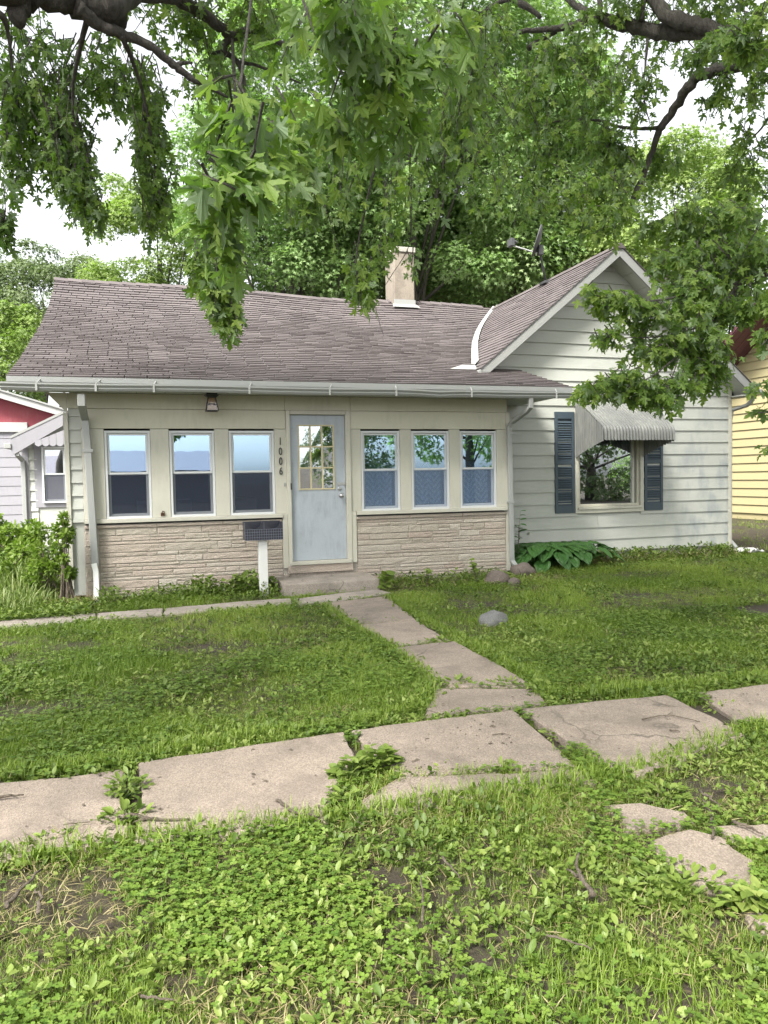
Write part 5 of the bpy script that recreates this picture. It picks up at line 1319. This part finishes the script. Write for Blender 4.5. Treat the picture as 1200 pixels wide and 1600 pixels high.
def stick(label, pix, r_, z=.05, forks=()):
    r_ *= .72
    pts = [G(a, c, z) for a, c in pix]; fine = []
    for p, q in zip(pts, pts[1:]):
        for k in range(4): t = p.lerp(q, k/4); fine.append(t+Vector((random.gauss(0, r_*.5), random.gauss(0, r_*.5), random.uniform(0, r_*.8))))
    fine.append(pts[-1]); n = len(fine)
    b = MB(); b.tube(fine, [r_*(1-.55*i/(n-1))*random.uniform(.85, 1.15) for i in range(n)], 7)
    for f in forks:
        fp = [G(a, c, z) for a, c in f]; fp = [fp[0], fp[0].lerp(fp[-1], .5)+Vector((0, 0, r_*.6)), fp[-1]]; b.tube(fp, [r_*.6, r_*.45, r_*.25], 6)
    o = b.build('fallen_twig', M['stick'], None, smooth=True); return tag(o, label, 'twig', 'fallen twigs')
stick('dark bent twig on the middle sidewalk slab, left of the joint weeds', [(433, 1250), (448, 1262), (464, 1272), (498, 1276)], .011)
stick('forked grey twig lying at the lower end of the left joint weed', [(206, 1274), (228, 1281), (250, 1281), (296, 1280)], .014, forks=[[(228, 1281), (208, 1285)]])
stick('grey twig at the left edge of the sidewalk', [(-5, 1247), (15, 1244), (37, 1242)], .013)
stick('thin straight twig on the lower left sidewalk slab', [(98, 1289), (141, 1284)], .005)
stick('long pale stick in the dark soil at the lower left', [(8, 1420), (30, 1392), (66, 1358)], .014, z=.04)
stick('short pale stick standing in the grass at the lower left', [(58, 1428), (64, 1405), (55, 1390)], .012, z=.05)
stick('forked pale branch in the lower right grass', [(925, 1402), (912, 1378), (900, 1360), (905, 1333)], .016, z=.05, forks=[[(902, 1370), (885, 1358)]])
stick('thin curved twig on the right sidewalk slab', [(1004, 1124), (1030, 1119), (1052, 1118), (1094, 1128)], .007, z=.06, forks=[[(1040, 1119), (1052, 1112)]])
stick('small hooked twig at the right end of the right sidewalk slab', [(1084, 1134), (1092, 1143), (1096, 1153)], .006, z=.06)
stick('short thick twig on the right sidewalk slab', [(1046, 1141), (1062, 1143)], .009, z=.06)
stick('forked twig reaching onto the large stepping stone', [(1114, 1309), (1112, 1285), (1110, 1268), (1096, 1255)], .010, z=.04, forks=[[(1112, 1262), (1092, 1246)]])
stick('dark twig at the right edge above the stepping stones', [(1145, 1284), (1170, 1292), (1192, 1303)], .012, z=.04)
stick('dark twig in the bare soil right of the sidewalk', [(1092, 1236), (1108, 1246), (1124, 1262)], .010, z=.04)
stick('thin twig in the grass left of centre at the bottom', [(690, 1340), (705, 1355), (718, 1372)], .008, z=.06)
stick('pale upright straw stick in the lower middle grass', [(660, 1440), (661, 1400), (657, 1365)], .007, z=.06)
stick('pale twig near the bottom left of centre', [(218, 1558), (245, 1560), (272, 1562)], .007, z=.06)
stick('pale bent twig in the lower centre grass', [(850, 1460), (885, 1470), (925, 1484)], .007, z=.05)
stick('fine crumbling twig on the middle sidewalk slab', [(770, 1148), (785, 1146), (798, 1149)], .005, z=.05)
stick('thin fallen vine hanging on the wing roof left of the chimney', [(0, 0), (1, 1)], .004) if False else None
V_, F_, T_ = [], [], []
tv = np.array([(-1, -1, 0), (1, -1, 0), (1, 1, 0), (-1, 1, 0), (0, 0, 1.0)], float); tf = np.array([(0, 1, 4), (1, 2, 4), (2, 3, 4), (3, 0, 4)])
x, y = scatter(900, -.8, 4.6, 3.5, 5.0); n = len(x); k = np.zeros(n, bool)
for pl in slabs_xy: k |= inpoly(x, y, pl)
k &= vnoise(x, y, 2.5, 71) > -.05; x, y = x[k], y[k]; n = len(x); a = rng.uniform(0, 6.28, n); S = rng.gamma(1.6, .0015, n)+.001
Mx = np.zeros((n, 3, 3)); Mx[:, 0, 0] = np.cos(a)*S*1.8; Mx[:, 0, 1] = -np.sin(a)*S; Mx[:, 1, 0] = np.sin(a)*S*1.8; Mx[:, 1, 1] = np.cos(a)*S; Mx[:, 2, 2] = S
stuff('debris', [replicate(tv, tf, Mx, np.stack([x, y, np.full(n, .043)], 1), rng.random(n))], M['stick'], 'crumbs of bark and soil on the sidewalk')

# ================================================================== trees
def maple_leaf(lod=0):
    if lod == 0:
        half = [(0, 0), (.07, .02), (.16, -.05), (.33, -.05), (.30, .04), (.22, .12), (.17, .18), (.27, .24), (.42, .27), (.47, .38), (.62, .50), (.50, .50), (.44, .56), (.34, .48), (.20, .42), (.13, .41), (.17, .52), (.16, .58), (.25, .70), (.17, .70), (.15, .80), (.08, .84), (0, 1.0)]
    elif lod == 1:
        half = [(0, 0), (.30, -.05), (.16, .17), (.42, .28), (.60, .50), (.36, .48), (.13, .41), (.22, .69), (.10, .82), (0, 1.0)]
    else:
        half = [(0, 0), (.34, .0), (.16, .22), (.58, .48), (.14, .46), (0, 1.0)]
    V, F = [], []
    for s_ in (1, -1):
        pts = [Vector((x*s_, y, 0)) for x, y in half]; n = len(V)
        V += [(x*s_, y, -.16*y*y+.22*abs(x)-.30*x*x+.02*math.sin(9*y+s_)) for x, y in half]
        for t in tessellate_polygon([pts]): F.append(tuple(n+i for i in (t if s_ > 0 else t)))
    V = np.array(V); F = np.array(F)
    for i, f in enumerate(F):                                   # upward facing
        a, b_, c = V[f]
        if np.cross(b_-a, c-a)[2] < 0: F[i] = f[::-1]
    return V, F
ML = [maple_leaf(0), maple_leaf(1), maple_leaf(2)]
def crown(t, c, rad, clumps, per, size, mat, flat=.75, low=-.9, cr=(.5, 1.1), lod=2, shell=.55):
    parts = []; cen = []
    for k in range(clumps):
        while True:
            d = rng.normal(0, 1, 3); d /= np.linalg.norm(d)
            if d[2] > low: break
        q = np.array(c)+d*np.array(rad)*(shell+(1-shell)*rng.random()**.6); cen.append(q)
        r_ = rng.uniform(*cr); m_ = int(per*4.2*rng.uniform(.6, 1.4)*(r_/cr[1])**1.2)+4
        e = norm(rng.normal(0, 1, (m_, 3))+np.array([0, 0, .45])+d*.35); L = q+e*np.array([r_, r_, r_*flat])*rng.uniform(.55, 1.08, (m_, 1))
        T = norm(e*np.array([1, 1, .3])+rng.normal(0, .45, (m_, 3))-np.array([0, 0, .55])); N = e*.7+np.array([0, 0, .7])+rng.normal(0, .4, (m_, 3))
        parts.append(replicate(*ML[lod], frames(T, N, size*rng.uniform(.65, 1.25, m_)), L, np.clip(rng.normal(.45+rng.uniform(-.18, .22), .16, m_), 0, 1)))
    V, F, Tn = join_np(parts); o = bpy.data.objects.new('crown', mesh_np('crown', V, F, Tn, M[mat])); finish(o, t); o['kind'] = 'stuff'
    return cen
def bg_tree(label, base, h, c, rad, clumps, per, size, mat, bark='bark2', name='maple_tree', tr=.3, **kw):
    t = thing(name, label, 'tree', (*base, 0), 'trees behind the house' if base[1] > 12 else 'trees across the street')
    cen = crown(t, c, rad, clumps, per, size, mat, **kw)
    top = Vector(c); b = MB(); b.tube([(*base, -.1), (base[0]+.1, base[1], h*.3), tuple(Vector(c)*.6+Vector((*base, h*.4))*.4), tuple(top)], [tr*1.25, tr, tr*.7, tr*.25], 10); b.build('trunk', M[bark], t, smooth=True)
    for k in range(min(12, clumps)):
        q = Vector(cen[k]); s_ = Vector((base[0]+.1, base[1], h*.3)).lerp(top, random.uniform(.0, .75)); mid = s_.lerp(q, .5)+Vector((random.gauss(0, .4), random.gauss(0, .4), .5))
        MB().tube([s_, mid, q], [tr*.26, tr*.15, tr*.05], 6).build('limb', M[bark], t, smooth=True)
    return t
d = lambda px, py, dep: D(px, py, dep)
c = d(640, 190, 27); bg_tree('huge bright green maple rising behind the chimney', (c.x, c.y), 16, tuple(c), (7.2, 4.5, 7.6), 330, 150, .155, 'bgleaf', cr=(.7, 1.5), tr=.26)
c = d(800, 340, 31); bg_tree('maple behind the ridge of the gable, right of the huge one', (c.x, c.y), 14, tuple(c), (4.6, 4, 5.0), 150, 140, .165, 'bgleaf', cr=(.7, 1.5), tr=.17)
c = d(600, 425, 31); bg_tree('understory maple low behind the chimney', (c.x, c.y), 6, tuple(c), (3.6, 2.5, 2.6), 80, 150, .155, 'bgleaf', cr=(.6, 1.2), tr=.2)
c = d(770, 410, 33); bg_tree('understory maple low behind the satellite dish', (c.x, c.y), 6, tuple(c), (3.8, 2.5, 3.0), 80, 150, .165, 'bgleaf', cr=(.6, 1.2), tr=.2)
c = d(455, 330, 26); bg_tree('light fluffy maple behind the left half of the wing roof', (c.x, c.y), 9, tuple(c), (3.8, 3, 4.2), 85, 160, .145, 'bgleaf', cr=(.6, 1.2))
c = d(250, 405, 32); bg_tree('yellowish airy tree behind the left end of the roof', (c.x, c.y), 8, tuple(c), (3.3, 3, 3.2), 80, 120, .15, 'bgleaf_yellow', cr=(.5, 1.0))
c = d(60, 480, 40); bg_tree('greyish green tree far behind the left roof edge', (c.x, c.y), 8, tuple(c), (3.6, 3, 3.2), 90, 120, .16, 'bgleaf_grey', cr=(.5, 1.2))
c = d(1040, 372, 28); bg_tree('bright yellow-green tree behind the right side of the gable', (c.x, c.y), 8, tuple(c), (3.2, 3, 3.0), 80, 140, .15, 'bgleaf_yellow', cr=(.6, 1.1))
c = d(1170, 470, 36); bg_tree('green tree beyond the yellow house', (c.x, c.y), 7, tuple(c), (3.5, 3, 4.0), 60, 120, .17, 'bgleaf', cr=(.6, 1.2))
c = d(2, 560, 26); bg_tree('low bright yellow-green tree behind the garage at the left edge', (c.x, c.y), 3, tuple(c), (1.4, 1.4, 2.0), 40, 110, .13, 'bgleaf_yellow', cr=(.4, .8), tr=.12)
# trees across the street, seen in the panes
for lab, x, y, z, rr, n, mt in (('dark round tree across the street reflected in the picture window', 27, -17, 3.0, (5.2, 4, 3.6), 80, 'bgleaf_grey'),
                            ('tree down the street reflected at the left of the picture window', 15, -34, 3.4, (4, 3, 3.5), 50, 'bgleaf_grey'),
                            ('tall tree across the street reflected in the right porch windows', 19.0, -20, 6.5, (5.4, 3, 4.5), 70, 'bgleaf'),
                            ('second tree across the street further right in the reflection', 38, -22, 4.5, (6, 4, 5), 60, 'bgleaf')):
    bg_tree(lab, (x, y), 6, (x, y, z), rr, n, 30, .32, mt, cr=(.7, 1.5))

# the two near maples whose limbs hang over the picture
def fork(b, pts, rr, n=8): b.tube(pts, rr, n)
def spray(px, py, dep, rx, ry, dz, n, size, droop, mats, out, twigs, drk=0.0, tm=.55):
    # leaves along drooping twigs inside an ellipsoid of foliage centred there
    C_ = np.array(D(px, py, dep)); sx = rx/CF*dep; sz = ry/CF*dep
    n = int(n*(1.75 if dep < 5.55 else 1.25)); nt_ = max(2, n//11)
    for k in range(nt_):
        v = rng.normal(0, 1, 3); v *= rng.random()**.33/np.linalg.norm(v)
        p0 = C_+np.array([v[0]*sx, v[1]*dz, v[2]*sz])*.8
        a = rng.uniform(0, 6.28); L = min(.8, max(.14, rng.uniform(.7, 1.3)*min(sz, sx*1.6)))
        dirn = norm(np.array([math.cos(a)*(1-droop*.75), math.sin(a)*(1-droop*.75), -droop*1.2+rng.normal(0, .25)]))
        p0 = p0-dirn*L*.5
        m_ = max(4, int(rng.normal(11, 2.5))); u = np.linspace(.05, 1, m_)
        pos = p0+dirn*u[:, None]*L+np.array([0, 0, -.22*L])*(u**2)[:, None]
        side = norm(np.cross(dirn, np.array([0, 0, 1.0]))+1e-4); sg = np.where(np.arange(m_) % 2 == 0, 1, -1)[:, None]
        pet = side*sg*.75+dirn*.5+rng.normal(0, .45, (m_, 3)); pet = norm(pet)
        pos = pos+pet*size*.55
        T = norm(pet*.9+np.array([0, 0, -.55-.5*droop])+rng.normal(0, .35, (m_, 3))); N = np.array([0, -.25, .9])+rng.normal(0, .55, (m_, 3))
        out.append((T, N, pos, size*rng.uniform(.6, 1.2, m_), np.clip(rng.normal(tm, .2, m_)-drk, 0, 1)))  # drk puts backlit shade and lit tips into the leaf colour
        twigs.append((p0, p0+dirn*L*.5+np.array([0, 0, -.05*L]), pos[-1]-pet[-1]*size*.5, dep))
def near_maple(label, base, limbs, sprays, trunk_pts, trunk_r, nmul=1.0, over=(), lk=1.0):
    t = thing('maple_tree', label, 'tree', (*base, 0), 'near maples overhanging the yard')
    MB().tube(trunk_pts, trunk_r, 14).build('trunk', M['bark'], t, smooth=True)
    for pts, rr in limbs:
        rr = [r_*lk for r_ in rr]; pts = [Vector(p) for p in pts]; fine, fr_ = [], []
        for i in range(len(pts)-1):                             # smooth, slightly knotted
            p0, p1, p2, p3 = pts[max(i-1, 0)], pts[i], pts[i+1], pts[min(i+2, len(pts)-1)]
            for k in range(5):
                u = k/5; q = .5*((2*p1)+(p2-p0)*u+(2*p0-5*p1+4*p2-p3)*u*u+(3*p1-p0-3*p2+p3)*u**3)
                r_ = rr[i]+(rr[i+1]-rr[i])*u; fine.append(q+Vector((random.gauss(0, r_*.12), random.gauss(0, r_*.12), random.gauss(0, r_*.12)))); fr_.append(r_*random.uniform(.9, 1.12))
        fine.append(pts[-1]); fr_.append(rr[-1])
        MB().tube(fine, fr_, 9).build('limb', M['bark'], t, smooth=True)
    out, twigs = [], []
    for s_ in sprays: spray(*s_[:6], int(s_[6]*nmul), *s_[7:9], None, out, twigs, *s_[9:])
    b = MB()
    for p0, p1, p2, dep in twigs:
        r_ = .0026+.0005*dep**.5; b.tube([tuple(p0), tuple(p1), tuple(p2)], [r_*1.4, r_, r_*.5], 4, cap=False)
    b.build('twigs', M['bark'], t)['kind'] = 'stuff'
    T = np.concatenate([o[0] for o in out]); N = np.concatenate([o[1]+0*o[0] for o in out]); Ps = np.concatenate([o[2] for o in out]); S = np.concatenate([o[3] for o in out]); tn = np.concatenate([o[4] for o in out])
    rel = Ps-CC; dep = rel@_fw; px = 600+CF*(rel@_r)/dep; py = 800-CF*(rel@_u)/dep
    inside = (px > 0) & (px < 1200) & (py > 0) & (py < 1600) & (dep > .3)
    big = np.argsort(-(S/np.maximum(dep, .3))*inside)[:300]
    msk = np.zeros(len(S), bool); msk[big] = True; msk &= inside
    Mx = frames(T, N, S)
    lms = []
    for k in range(6):
        V, F = ML[0]; V = V.copy(); V[:, 2] += .07*np.sin(V[:, 1]*5+k)*np.abs(V[:, 0])*2+.05*(k-2.5)*V[:, 1]**2*.6
        V = np.concatenate([V, np.array([(-.008, -.45, .04), (.008, -.45, .04), (.010, 0, 0), (-.010, 0, 0)])]); nv = len(V); F = np.concatenate([F, [(nv-4, nv-3, nv-2), (nv-4, nv-2, nv-1)]])
        m_ = bpy.data.meshes.new('leaf'); m_.from_pydata([tuple(v) for v in V], [], [tuple(int(q) for q in f) for f in F]); m_.materials.append(M['maple'])
        m_.attributes.new('tint', 'FLOAT', 'POINT').data.foreach_set('value', [.2+.11*k]*nv); lms.append(m_)
    for i in np.where(msk)[0]:
        F3 = Mx[i]; part('leaf', lms[int(rng.integers(6))], t, mat4=Matrix([[*F3[0], Ps[i][0]], [*F3[1], Ps[i][1]], [*F3[2], Ps[i][2]], [0, 0, 0, 1]]))
    parts = []
    for lod, sel in ((0, ~msk & (dep < 4.0)), (1, ~msk & (dep >= 4.0) & (dep < 7.2)), (1, ~msk & (dep >= 7.2))):
        if sel.any(): parts.append(replicate(*ML[lod], Mx[sel], Ps[sel], tn[sel]))
    V, F, Tn = join_np(parts); o = bpy.data.objects.new('foliage', mesh_np('foliage', V, F, Tn, M['maple'])); finish(o, t); o['kind'] = 'stuff'
    for c_, rad_, cl_ in over: crown(t, c_, rad_, cl_, 27, .19, 'maple', cr=(.6, 1.2), shell=.3)  # unseen upper crown, added to shade the house front and yard
    return t
LS = .078
Lsp = [ # px, py, depth, rx, ry, depth radius, leaves, leaf size, droop, darker leaf colour (backlit shade painted in)
 (55, 110, 5.6, 85, 90, .6, 520, LS, .6, .12), (20, 215, 5.6, 45, 95, .4, 300, LS, .8, .15), (0, 330, 5.2, 14, 42, .15, 60, LS, 1, .2), (100, 205, 5.5, 50, 95, .4, 420, LS, .8, .12),
 (128, 290, 5.4, 26, 45, .25, 150, LS, .9, .1), (152, 330, 5.4, 12, 16, .15, 34, LS, .8, 0), (175, 105, 5.8, 60, 55, .5, 260, LS, .6, .08), (225, 140, 5.6, 42, 60, .4, 230, LS, .7, .08),
 (235, 225, 5.6, 38, 55, .35, 260, LS, .8, .08), (240, 300, 5.6, 34, 45, .3, 190, LS, .8, .05), (285, 35, 6.2, 60, 40, .5, 170, LS, .5, 0), (400, 25, 6.0, 70, 45, .5, 220, LS, .5, 0), (330, 110, 6.2, 60, 60, .5, 150, LS, .6, 0),
 (345, 430, 5.0, 34, 62, .25, 250, LS, 1, -.05), (360, 490, 5.0, 12, 26, .15, 45, LS, .9, -.15), (315, 410, 5.0, 22, 40, .2, 100, LS, .9, 0),
 (375, 190, 2.1, 50, 50, .18, 46, LS, .4, 0), (345, 265, 1.9, 45, 45, .15, 40, LS, .3, 0), (400, 250, 2.0, 40, 50, .15, 30, LS, .5, .05), (345, 335, 2.1, 35, 35, .12, 22, LS, .7, .1),
 (520, 60, 2.3, 110, 80, .3, 84, LS, .5, .02), (620, 60, 2.3, 80, 70, .3, 48, LS, .5, 0), (500, 150, 2.5, 80, 55, .3, 42, LS, .6, .02), (590, 150, 2.6, 70, 60, .3, 40, LS, .6, .02), (460, 215, 2.9, 50, 40, .25, 34, LS, .6, .05), (650, 150, 3.0, 40, 80, .3, 38, LS, .7, .02), (570, 205, 3.1, 60, 34, .25, 28, LS, .7, .1),
 (690, 60, 2.6, 40, 60, .25, 40, LS, .5, -.2), (735, 110, 4.4, 36, 80, .4, 90, LS, .7, 0), (690, 220, 5.0, 40, 80, .4, 120, LS, .8, .05),
 (540, 300, 5.6, 40, 70, .4, 95, LS, .9, -.1), (620, 290, 5.6, 34, 60, .35, 66, LS, .9, -.05), (560, 410, 5.8, 24, 55, .25, 70, LS, .9, -.15), (598, 375, 5.8, 22, 36, .25, 44, LS, .9, -.1), (643, 412, 5.8, 9, 18, .15, 14, LS, .9, -.15), (470, 300, 5.4, 30, 40, .3, 90, LS, .8, 0), (555, 455, 5.8, 26, 18, .2, 50, LS, .7, -.15),
 (170, -140, 5.2, 260, 100, 1.2, 500, LS, .4, 0), (560, -130, 3.6, 250, 90, .9, 320, LS, .4, 0),
]
l0 = D(-130, -80, 4.3)
near_maple('large maple at the upper left with a thick dark limb and hanging leaves', (-3.1, 2.9),
  [([l0, D(0, -26, 4.5), D(70, -12, 4.7), D(120, 0, 4.8), D(170, 14, 4.9), D(195, 28, 5.0)], [.14, .115, .105, .10, .092, .07]),
   ([D(120, 12, 4.75), D(155, 38, 4.85), D(182, 50, 4.9), D(225, 66, 5.0), D(260, 92, 5.1), D(278, 107, 5.15), D(305, 126, 5.2), D(325, 135, 5.3), D(356, 152, 5.4)], [.045, .038, .036, .03, .026, .024, .02, .015, .008]),
   ([D(274, 104, 5.15), D(285, 98, 5.15), D(300, 98, 5.2)], [.02, .014, .008]), ([D(325, 134, 5.3), D(345, 122, 5.3), D(368, 117, 5.4)], [.018, .012, .006]),
   ([D(170, 12, 4.8), D(215, -8, 5.2), D(275, -2, 5.6), D(310, 16, 5.8), D(340, 38, 5.9), D(362, 56, 6.0), D(395, 50, 6.1), D(440, 68, 6.3), D(520, 80, 6.6)], [.09, .06, .05, .046, .042, .04, .03, .024, .01]),
   ([D(362, 56, 6.0), D(350, 80, 6.0), D(370, 95, 6.1), D(382, 130, 6.1), D(380, 168, 6.1)], [.035, .026, .02, .014, .008]), ([D(350, 80, 6.0), D(330, 84, 6.0)], [.02, .008]), ([D(370, 96, 6.1), D(405, 104, 6.2), D(470, 130, 6.3)], [.016, .012, .006]),
   ([D(34, -20, 4.6), D(30, 10, 4.6), D(24, 36, 4.6)], [.07, .06, .045]), ([D(-60, 15, 4.4), D(0, 24, 4.5), D(12, 50, 4.6), D(20, 110, 4.7)], [.05, .025, .012, .006]),
   ([l0, D(120, -150, 4.2), D(420, -190, 3.2), D(560, -60, 2.9), D(600, 40, 2.8)], [.06, .035, .018, .010, .006]), ([D(420, -190, 3.2), D(390, 20, 2.6), D(372, 160, 2.2), D(350, 300, 2.0)], [.012, .005, .004, .003]),
   ([D(560, -60, 3.6), D(585, 150, 4.8), D(588, 240, 5.4), D(572, 320, 5.6), D(557, 400, 5.7), D(560, 470, 5.8)], [.02, .013, .010, .008, .006, .004]),
   ([D(640, 230, 5.3), D(643, 300, 5.6), D(640, 380, 5.8), D(612, 430, 5.9), D(588, 470, 6.0), D(592, 500, 6.0), D(600, 526, 6.0)], [.003, .003, .003, .0025, .0025, .002, .0015]),
   ([D(560, -60, 3.6), D(640, 130, 4.8), D(640, 260, 5.4), D(642, 380, 5.7)], [.008, .005, .004, .002]),
   ([D(362, 56, 6.0), D(372, 260, 5.4), D(345, 370, 5.0), D(348, 470, 5.0)], [.016, .009, .006, .004]),
   ([D(140, 15, 4.8), D(115, 130, 5.2), D(120, 240, 5.4), D(150, 335, 5.4)], [.02, .011, .008, .004]), ([D(190, 55, 4.9), D(222, 140, 5.3), D(240, 240, 5.5), D(245, 320, 5.6)], [.018, .010, .007, .004])],
  Lsp, [(-3.1, 2.9, -.1), (-3.0, 2.95, 1.0), (-2.9, 3.0, 2.4), (-2.4, 3.3, 3.9), tuple(l0)], [.42, .34, .30, .24, .15], 1.0, [((-2.5, 2.5, 10.5), (6.0, 5.5, 3.6), 230)])
RS = .088
Rsp = [
 (760, 60, 8.2, 60, 60, .7, 150, RS, .5, 0), (790, 150, 8.4, 65, 70, .7, 190, RS, .6, 0), (860, 110, 8.0, 55, 55, .6, 140, RS, .6, .05), (860, 190, 8.2, 50, 55, .6, 170, RS, .6, .05), (750, 260, 8.6, 60, 70, .7, 120, RS, .6, -.05), (830, 285, 8.6, 60, 50, .7, 130, RS, .6, -.05),
 (900, 70, 7.6, 50, 30, .5, 100, RS, .5, .05), (930, 130, 7.6, 40, 55, .5, 120, RS, .6, .08), (985, 125, 7.6, 34, 45, .5, 84, RS, .6, .05), (1005, 150, 7.6, 24, 40, .4, 70, RS, .6, .05), (945, 20, 8, 60, 30, .5, 120, RS, .4, 0), (1040, 40, 8.2, 60, 40, .6, 180, RS, .5, 0), (1120, 30, 7.6, 60, 36, .6, 190, RS, .5, 0),
 (1180, 40, 5.6, 34, 42, .35, 150, RS, .5, -.25), (1100, 75, 6.8, 40, 24, .4, 90, RS, .5, .05), (1165, 135, 7.2, 40, 36, .5, 100, RS, .6, 0), (1110, 140, 7.4, 34, 26, .4, 80, RS, .6, .05), (1180, 215, 7.6, 26, 50, .4, 90, RS, .6, .05), (1150, 250, 7.6, 32, 26, .4, 66, RS, .6, 0), (1170, 290, 7.6, 34, 18, .4, 56, RS, .6, .05),
 (930, 230, 8.0, 34, 40, .5, 130, RS, .5, .05), (975, 240, 8.0, 46, 26, .5, 110, RS, .6, .08), (1035, 245, 8.0, 32, 20, .5, 70, RS, .6, .08), (960, 290, 7.8, 65, 36, .6, 170, RS, .5, -.05), (890, 290, 8, 55, 45, .6, 130, RS, .5, -.05),
 (940, 345, 7.6, 60, 26, .5, 140, RS, .4, -.08), (1050, 345, 7.4, 75, 30, .6, 230, RS, .4, -.05), (1130, 350, 7.2, 70, 36, .6, 300, RS, .4, 0), (1075, 400, 7.2, 60, 30, .6, 200, RS, .4, -.02), (1130, 410, 7.0, 70, 34, .6, 260, RS, .4, .05), (1185, 400, 6.8, 40, 50, .5, 190, RS, .4, .03),
 (1080, 448, 7.0, 66, 30, .5, 200, RS, .4, .06), (1110, 478, 6.8, 60, 28, .5, 190, RS, .4, 0), (1188, 470, 6.6, 30, 26, .4, 110, RS, .4, -.05), (965, 470, 6.8, 50, 20, .3, 130, RS, .3, -.15), (920, 458, 6.8, 20, 18, .2, 40, RS, .3, -.25), (1010, 490, 6.8, 50, 26, .3, 160, RS, .4, -.1), (950, 525, 6.8, 32, 14, .25, 60, RS, .4, -.18), (1015, 540, 6.8, 45, 24, .3, 130, RS, .4, -.1), (1080, 530, 6.8, 55, 34, .4, 230, RS, .4, .03),
 (975, 585, 6.6, 50, 14, .3, 90, RS, .35, -.1), (930, 605, 6.6, 28, 16, .25, 66, RS, .3, -.22), (1000, 605, 6.6, 55, 22, .3, 150, RS, .45, -.08), (1045, 590, 6.6, 26, 30, .25, 90, RS, .6, .08), (1035, 625, 6.6, 22, 12, .2, 30, RS, .5, .1), (1100, 580, 6.8, 34, 26, .3, 100, RS, .5, 0), (1080, 600, 6.8, 34, 10, .25, 40, RS, .5, -.05), (1112, 560, 6.8, 20, 36, .3, 56, RS, .5, 0),
 (1190, 525, 6.0, 20, 14, .2, 30, RS, .3, -.15), (1192, 600, 5.6, 16, 9, .15, 12, RS, .3, .05), (1196, 640, 5.6, 12, 6, .15, 7, RS, .3, .1), (1215, 690, 5.6, 22, 12, .2, 12, RS, .3, .1),
 (1080, -120, 7, 200, 80, 1.4, 420, RS, .4, 0), (1400, 150, 7.5, 150, 160, 1.4, 400, RS, .4, 0), (1330, 450, 7, 110, 130, 1, 300, RS, .4, 0),
]
r0 = D(1420, 40, 7.2); 
near_maple('large maple at the upper right with dark limbs and boughs over the gable', (9.6, 5.2),
  [([r0, D(1280, 68, 7.2), D(1200, 86, 7.2), D(1162, 97, 7.2), D(1125, 107, 7.2), D(1090, 120, 7.3), D(1072, 142, 7.4), D(1052, 172, 7.6), D(1030, 202, 7.7)], [.17, .13, .115, .10, .085, .075, .066, .056, .048]),
   ([D(1030, 202, 7.7), D(1016, 245, 7.9), D(1000, 285, 8.0), D(990, 310, 8.0), D(984, 348, 8.0)], [.045, .038, .04, .036, .014]),
   ([D(1165, 95, 7.2), D(1145, 65, 7.3), D(1100, 52, 7.5), D(1050, 52, 7.7), D(1000, 44, 7.9), D(960, 36, 8.0), D(925, 26, 8.1), D(895, 40, 8.2), D(850, 46, 8.3), D(808, 52, 8.4), D(775, 72, 8.5)], [.10, .105, .10, .10, .095, .09, .075, .055, .04, .03, .015]),
   ([D(1150, 70, 7.3), D(1110, 45, 7.4), D(1070, 35, 7.5), D(1040, 22, 7.6), D(1015, -8, 7.8), D(990, -60, 8)], [.10, .10, .10, .09, .08, .06]),
   ([D(925, 27, 8.1), D(905, 12, 8.2), D(880, -8, 8.3)], [.06, .05, .04]), ([D(936, 26, 8.1), D(937, -5, 8.1)], [.04, .035]), ([D(1003, 32, 7.8), D(1008, -10, 7.8)], [.035, .03]),
   ([D(845, 28, 8.5), D(820, 8, 8.5), D(790, 0, 8.6), D(748, 22, 8.7)], [.03, .05, .03, .015]), ([D(826, 75, 8.4), D(845, 62, 8.4), D(870, 50, 8.3)], [.045, .035, .02]),
   ([D(1030, 200, 7.7), D(1000, 201, 7.8), D(962, 197, 8.0), D(940, 189, 8.1), D(905, 187, 8.2), D(860, 192, 8.3), D(838, 210, 8.4)], [.03, .024, .022, .018, .015, .012, .006]),
   ([D(1012, 60, 7.7), D(1008, 105, 7.7), D(1006, 150, 7.7), D(1016, 196, 7.7)], [.02, .014, .01, .005]),
   ([r0, D(1330, 330, 7.0), D(1220, 418, 6.9), D(1180, 430, 6.9), D(1150, 450, 6.9), D(1110, 505, 6.8), D(1060, 555, 6.7), D(1005, 595, 6.6), D(940, 605, 6.6)], [.09, .06, .045, .036, .028, .018, .012, .008, .004]),
   ([D(1165, 440, 6.9), D(1100, 452, 6.9), D(1020, 470, 6.8), D(930, 462, 6.8)], [.022, .015, .010, .004]), ([D(1110, 505, 6.8), D(1040, 525, 6.8), D(950, 528, 6.8)], [.012, .008, .004]),
   ([D(1150, 450, 6.9), D(1142, 500, 6.9), D(1130, 570, 6.8), D(1100, 600, 6.8)], [.016, .012, .008, .004]), ([D(1062, 553, 6.7), D(1050, 590, 6.6), D(1035, 628, 6.6)], [.009, .006, .004]),
   ([D(1220, 150, 7.4), D(1190, 200, 7.6), D(1165, 225, 7.6), D(1150, 245, 7.6)], [.025, .014, .010, .005]), ([D(1330, 330, 7.0), D(1240, 480, 6.2), D(1190, 540, 5.9)], [.03, .015, .005])],
  Rsp, [(9.6, 5.2, -.1), (9.55, 5.2, 1.2), (9.4, 5.2, 3.0), (9.3, 5.0, 5.0), tuple(r0)], [.46, .38, .33, .27, .17], 1.25, [((7.5, 3.5, 11.8), (7.0, 5.5, 3.6), 250)], .74)
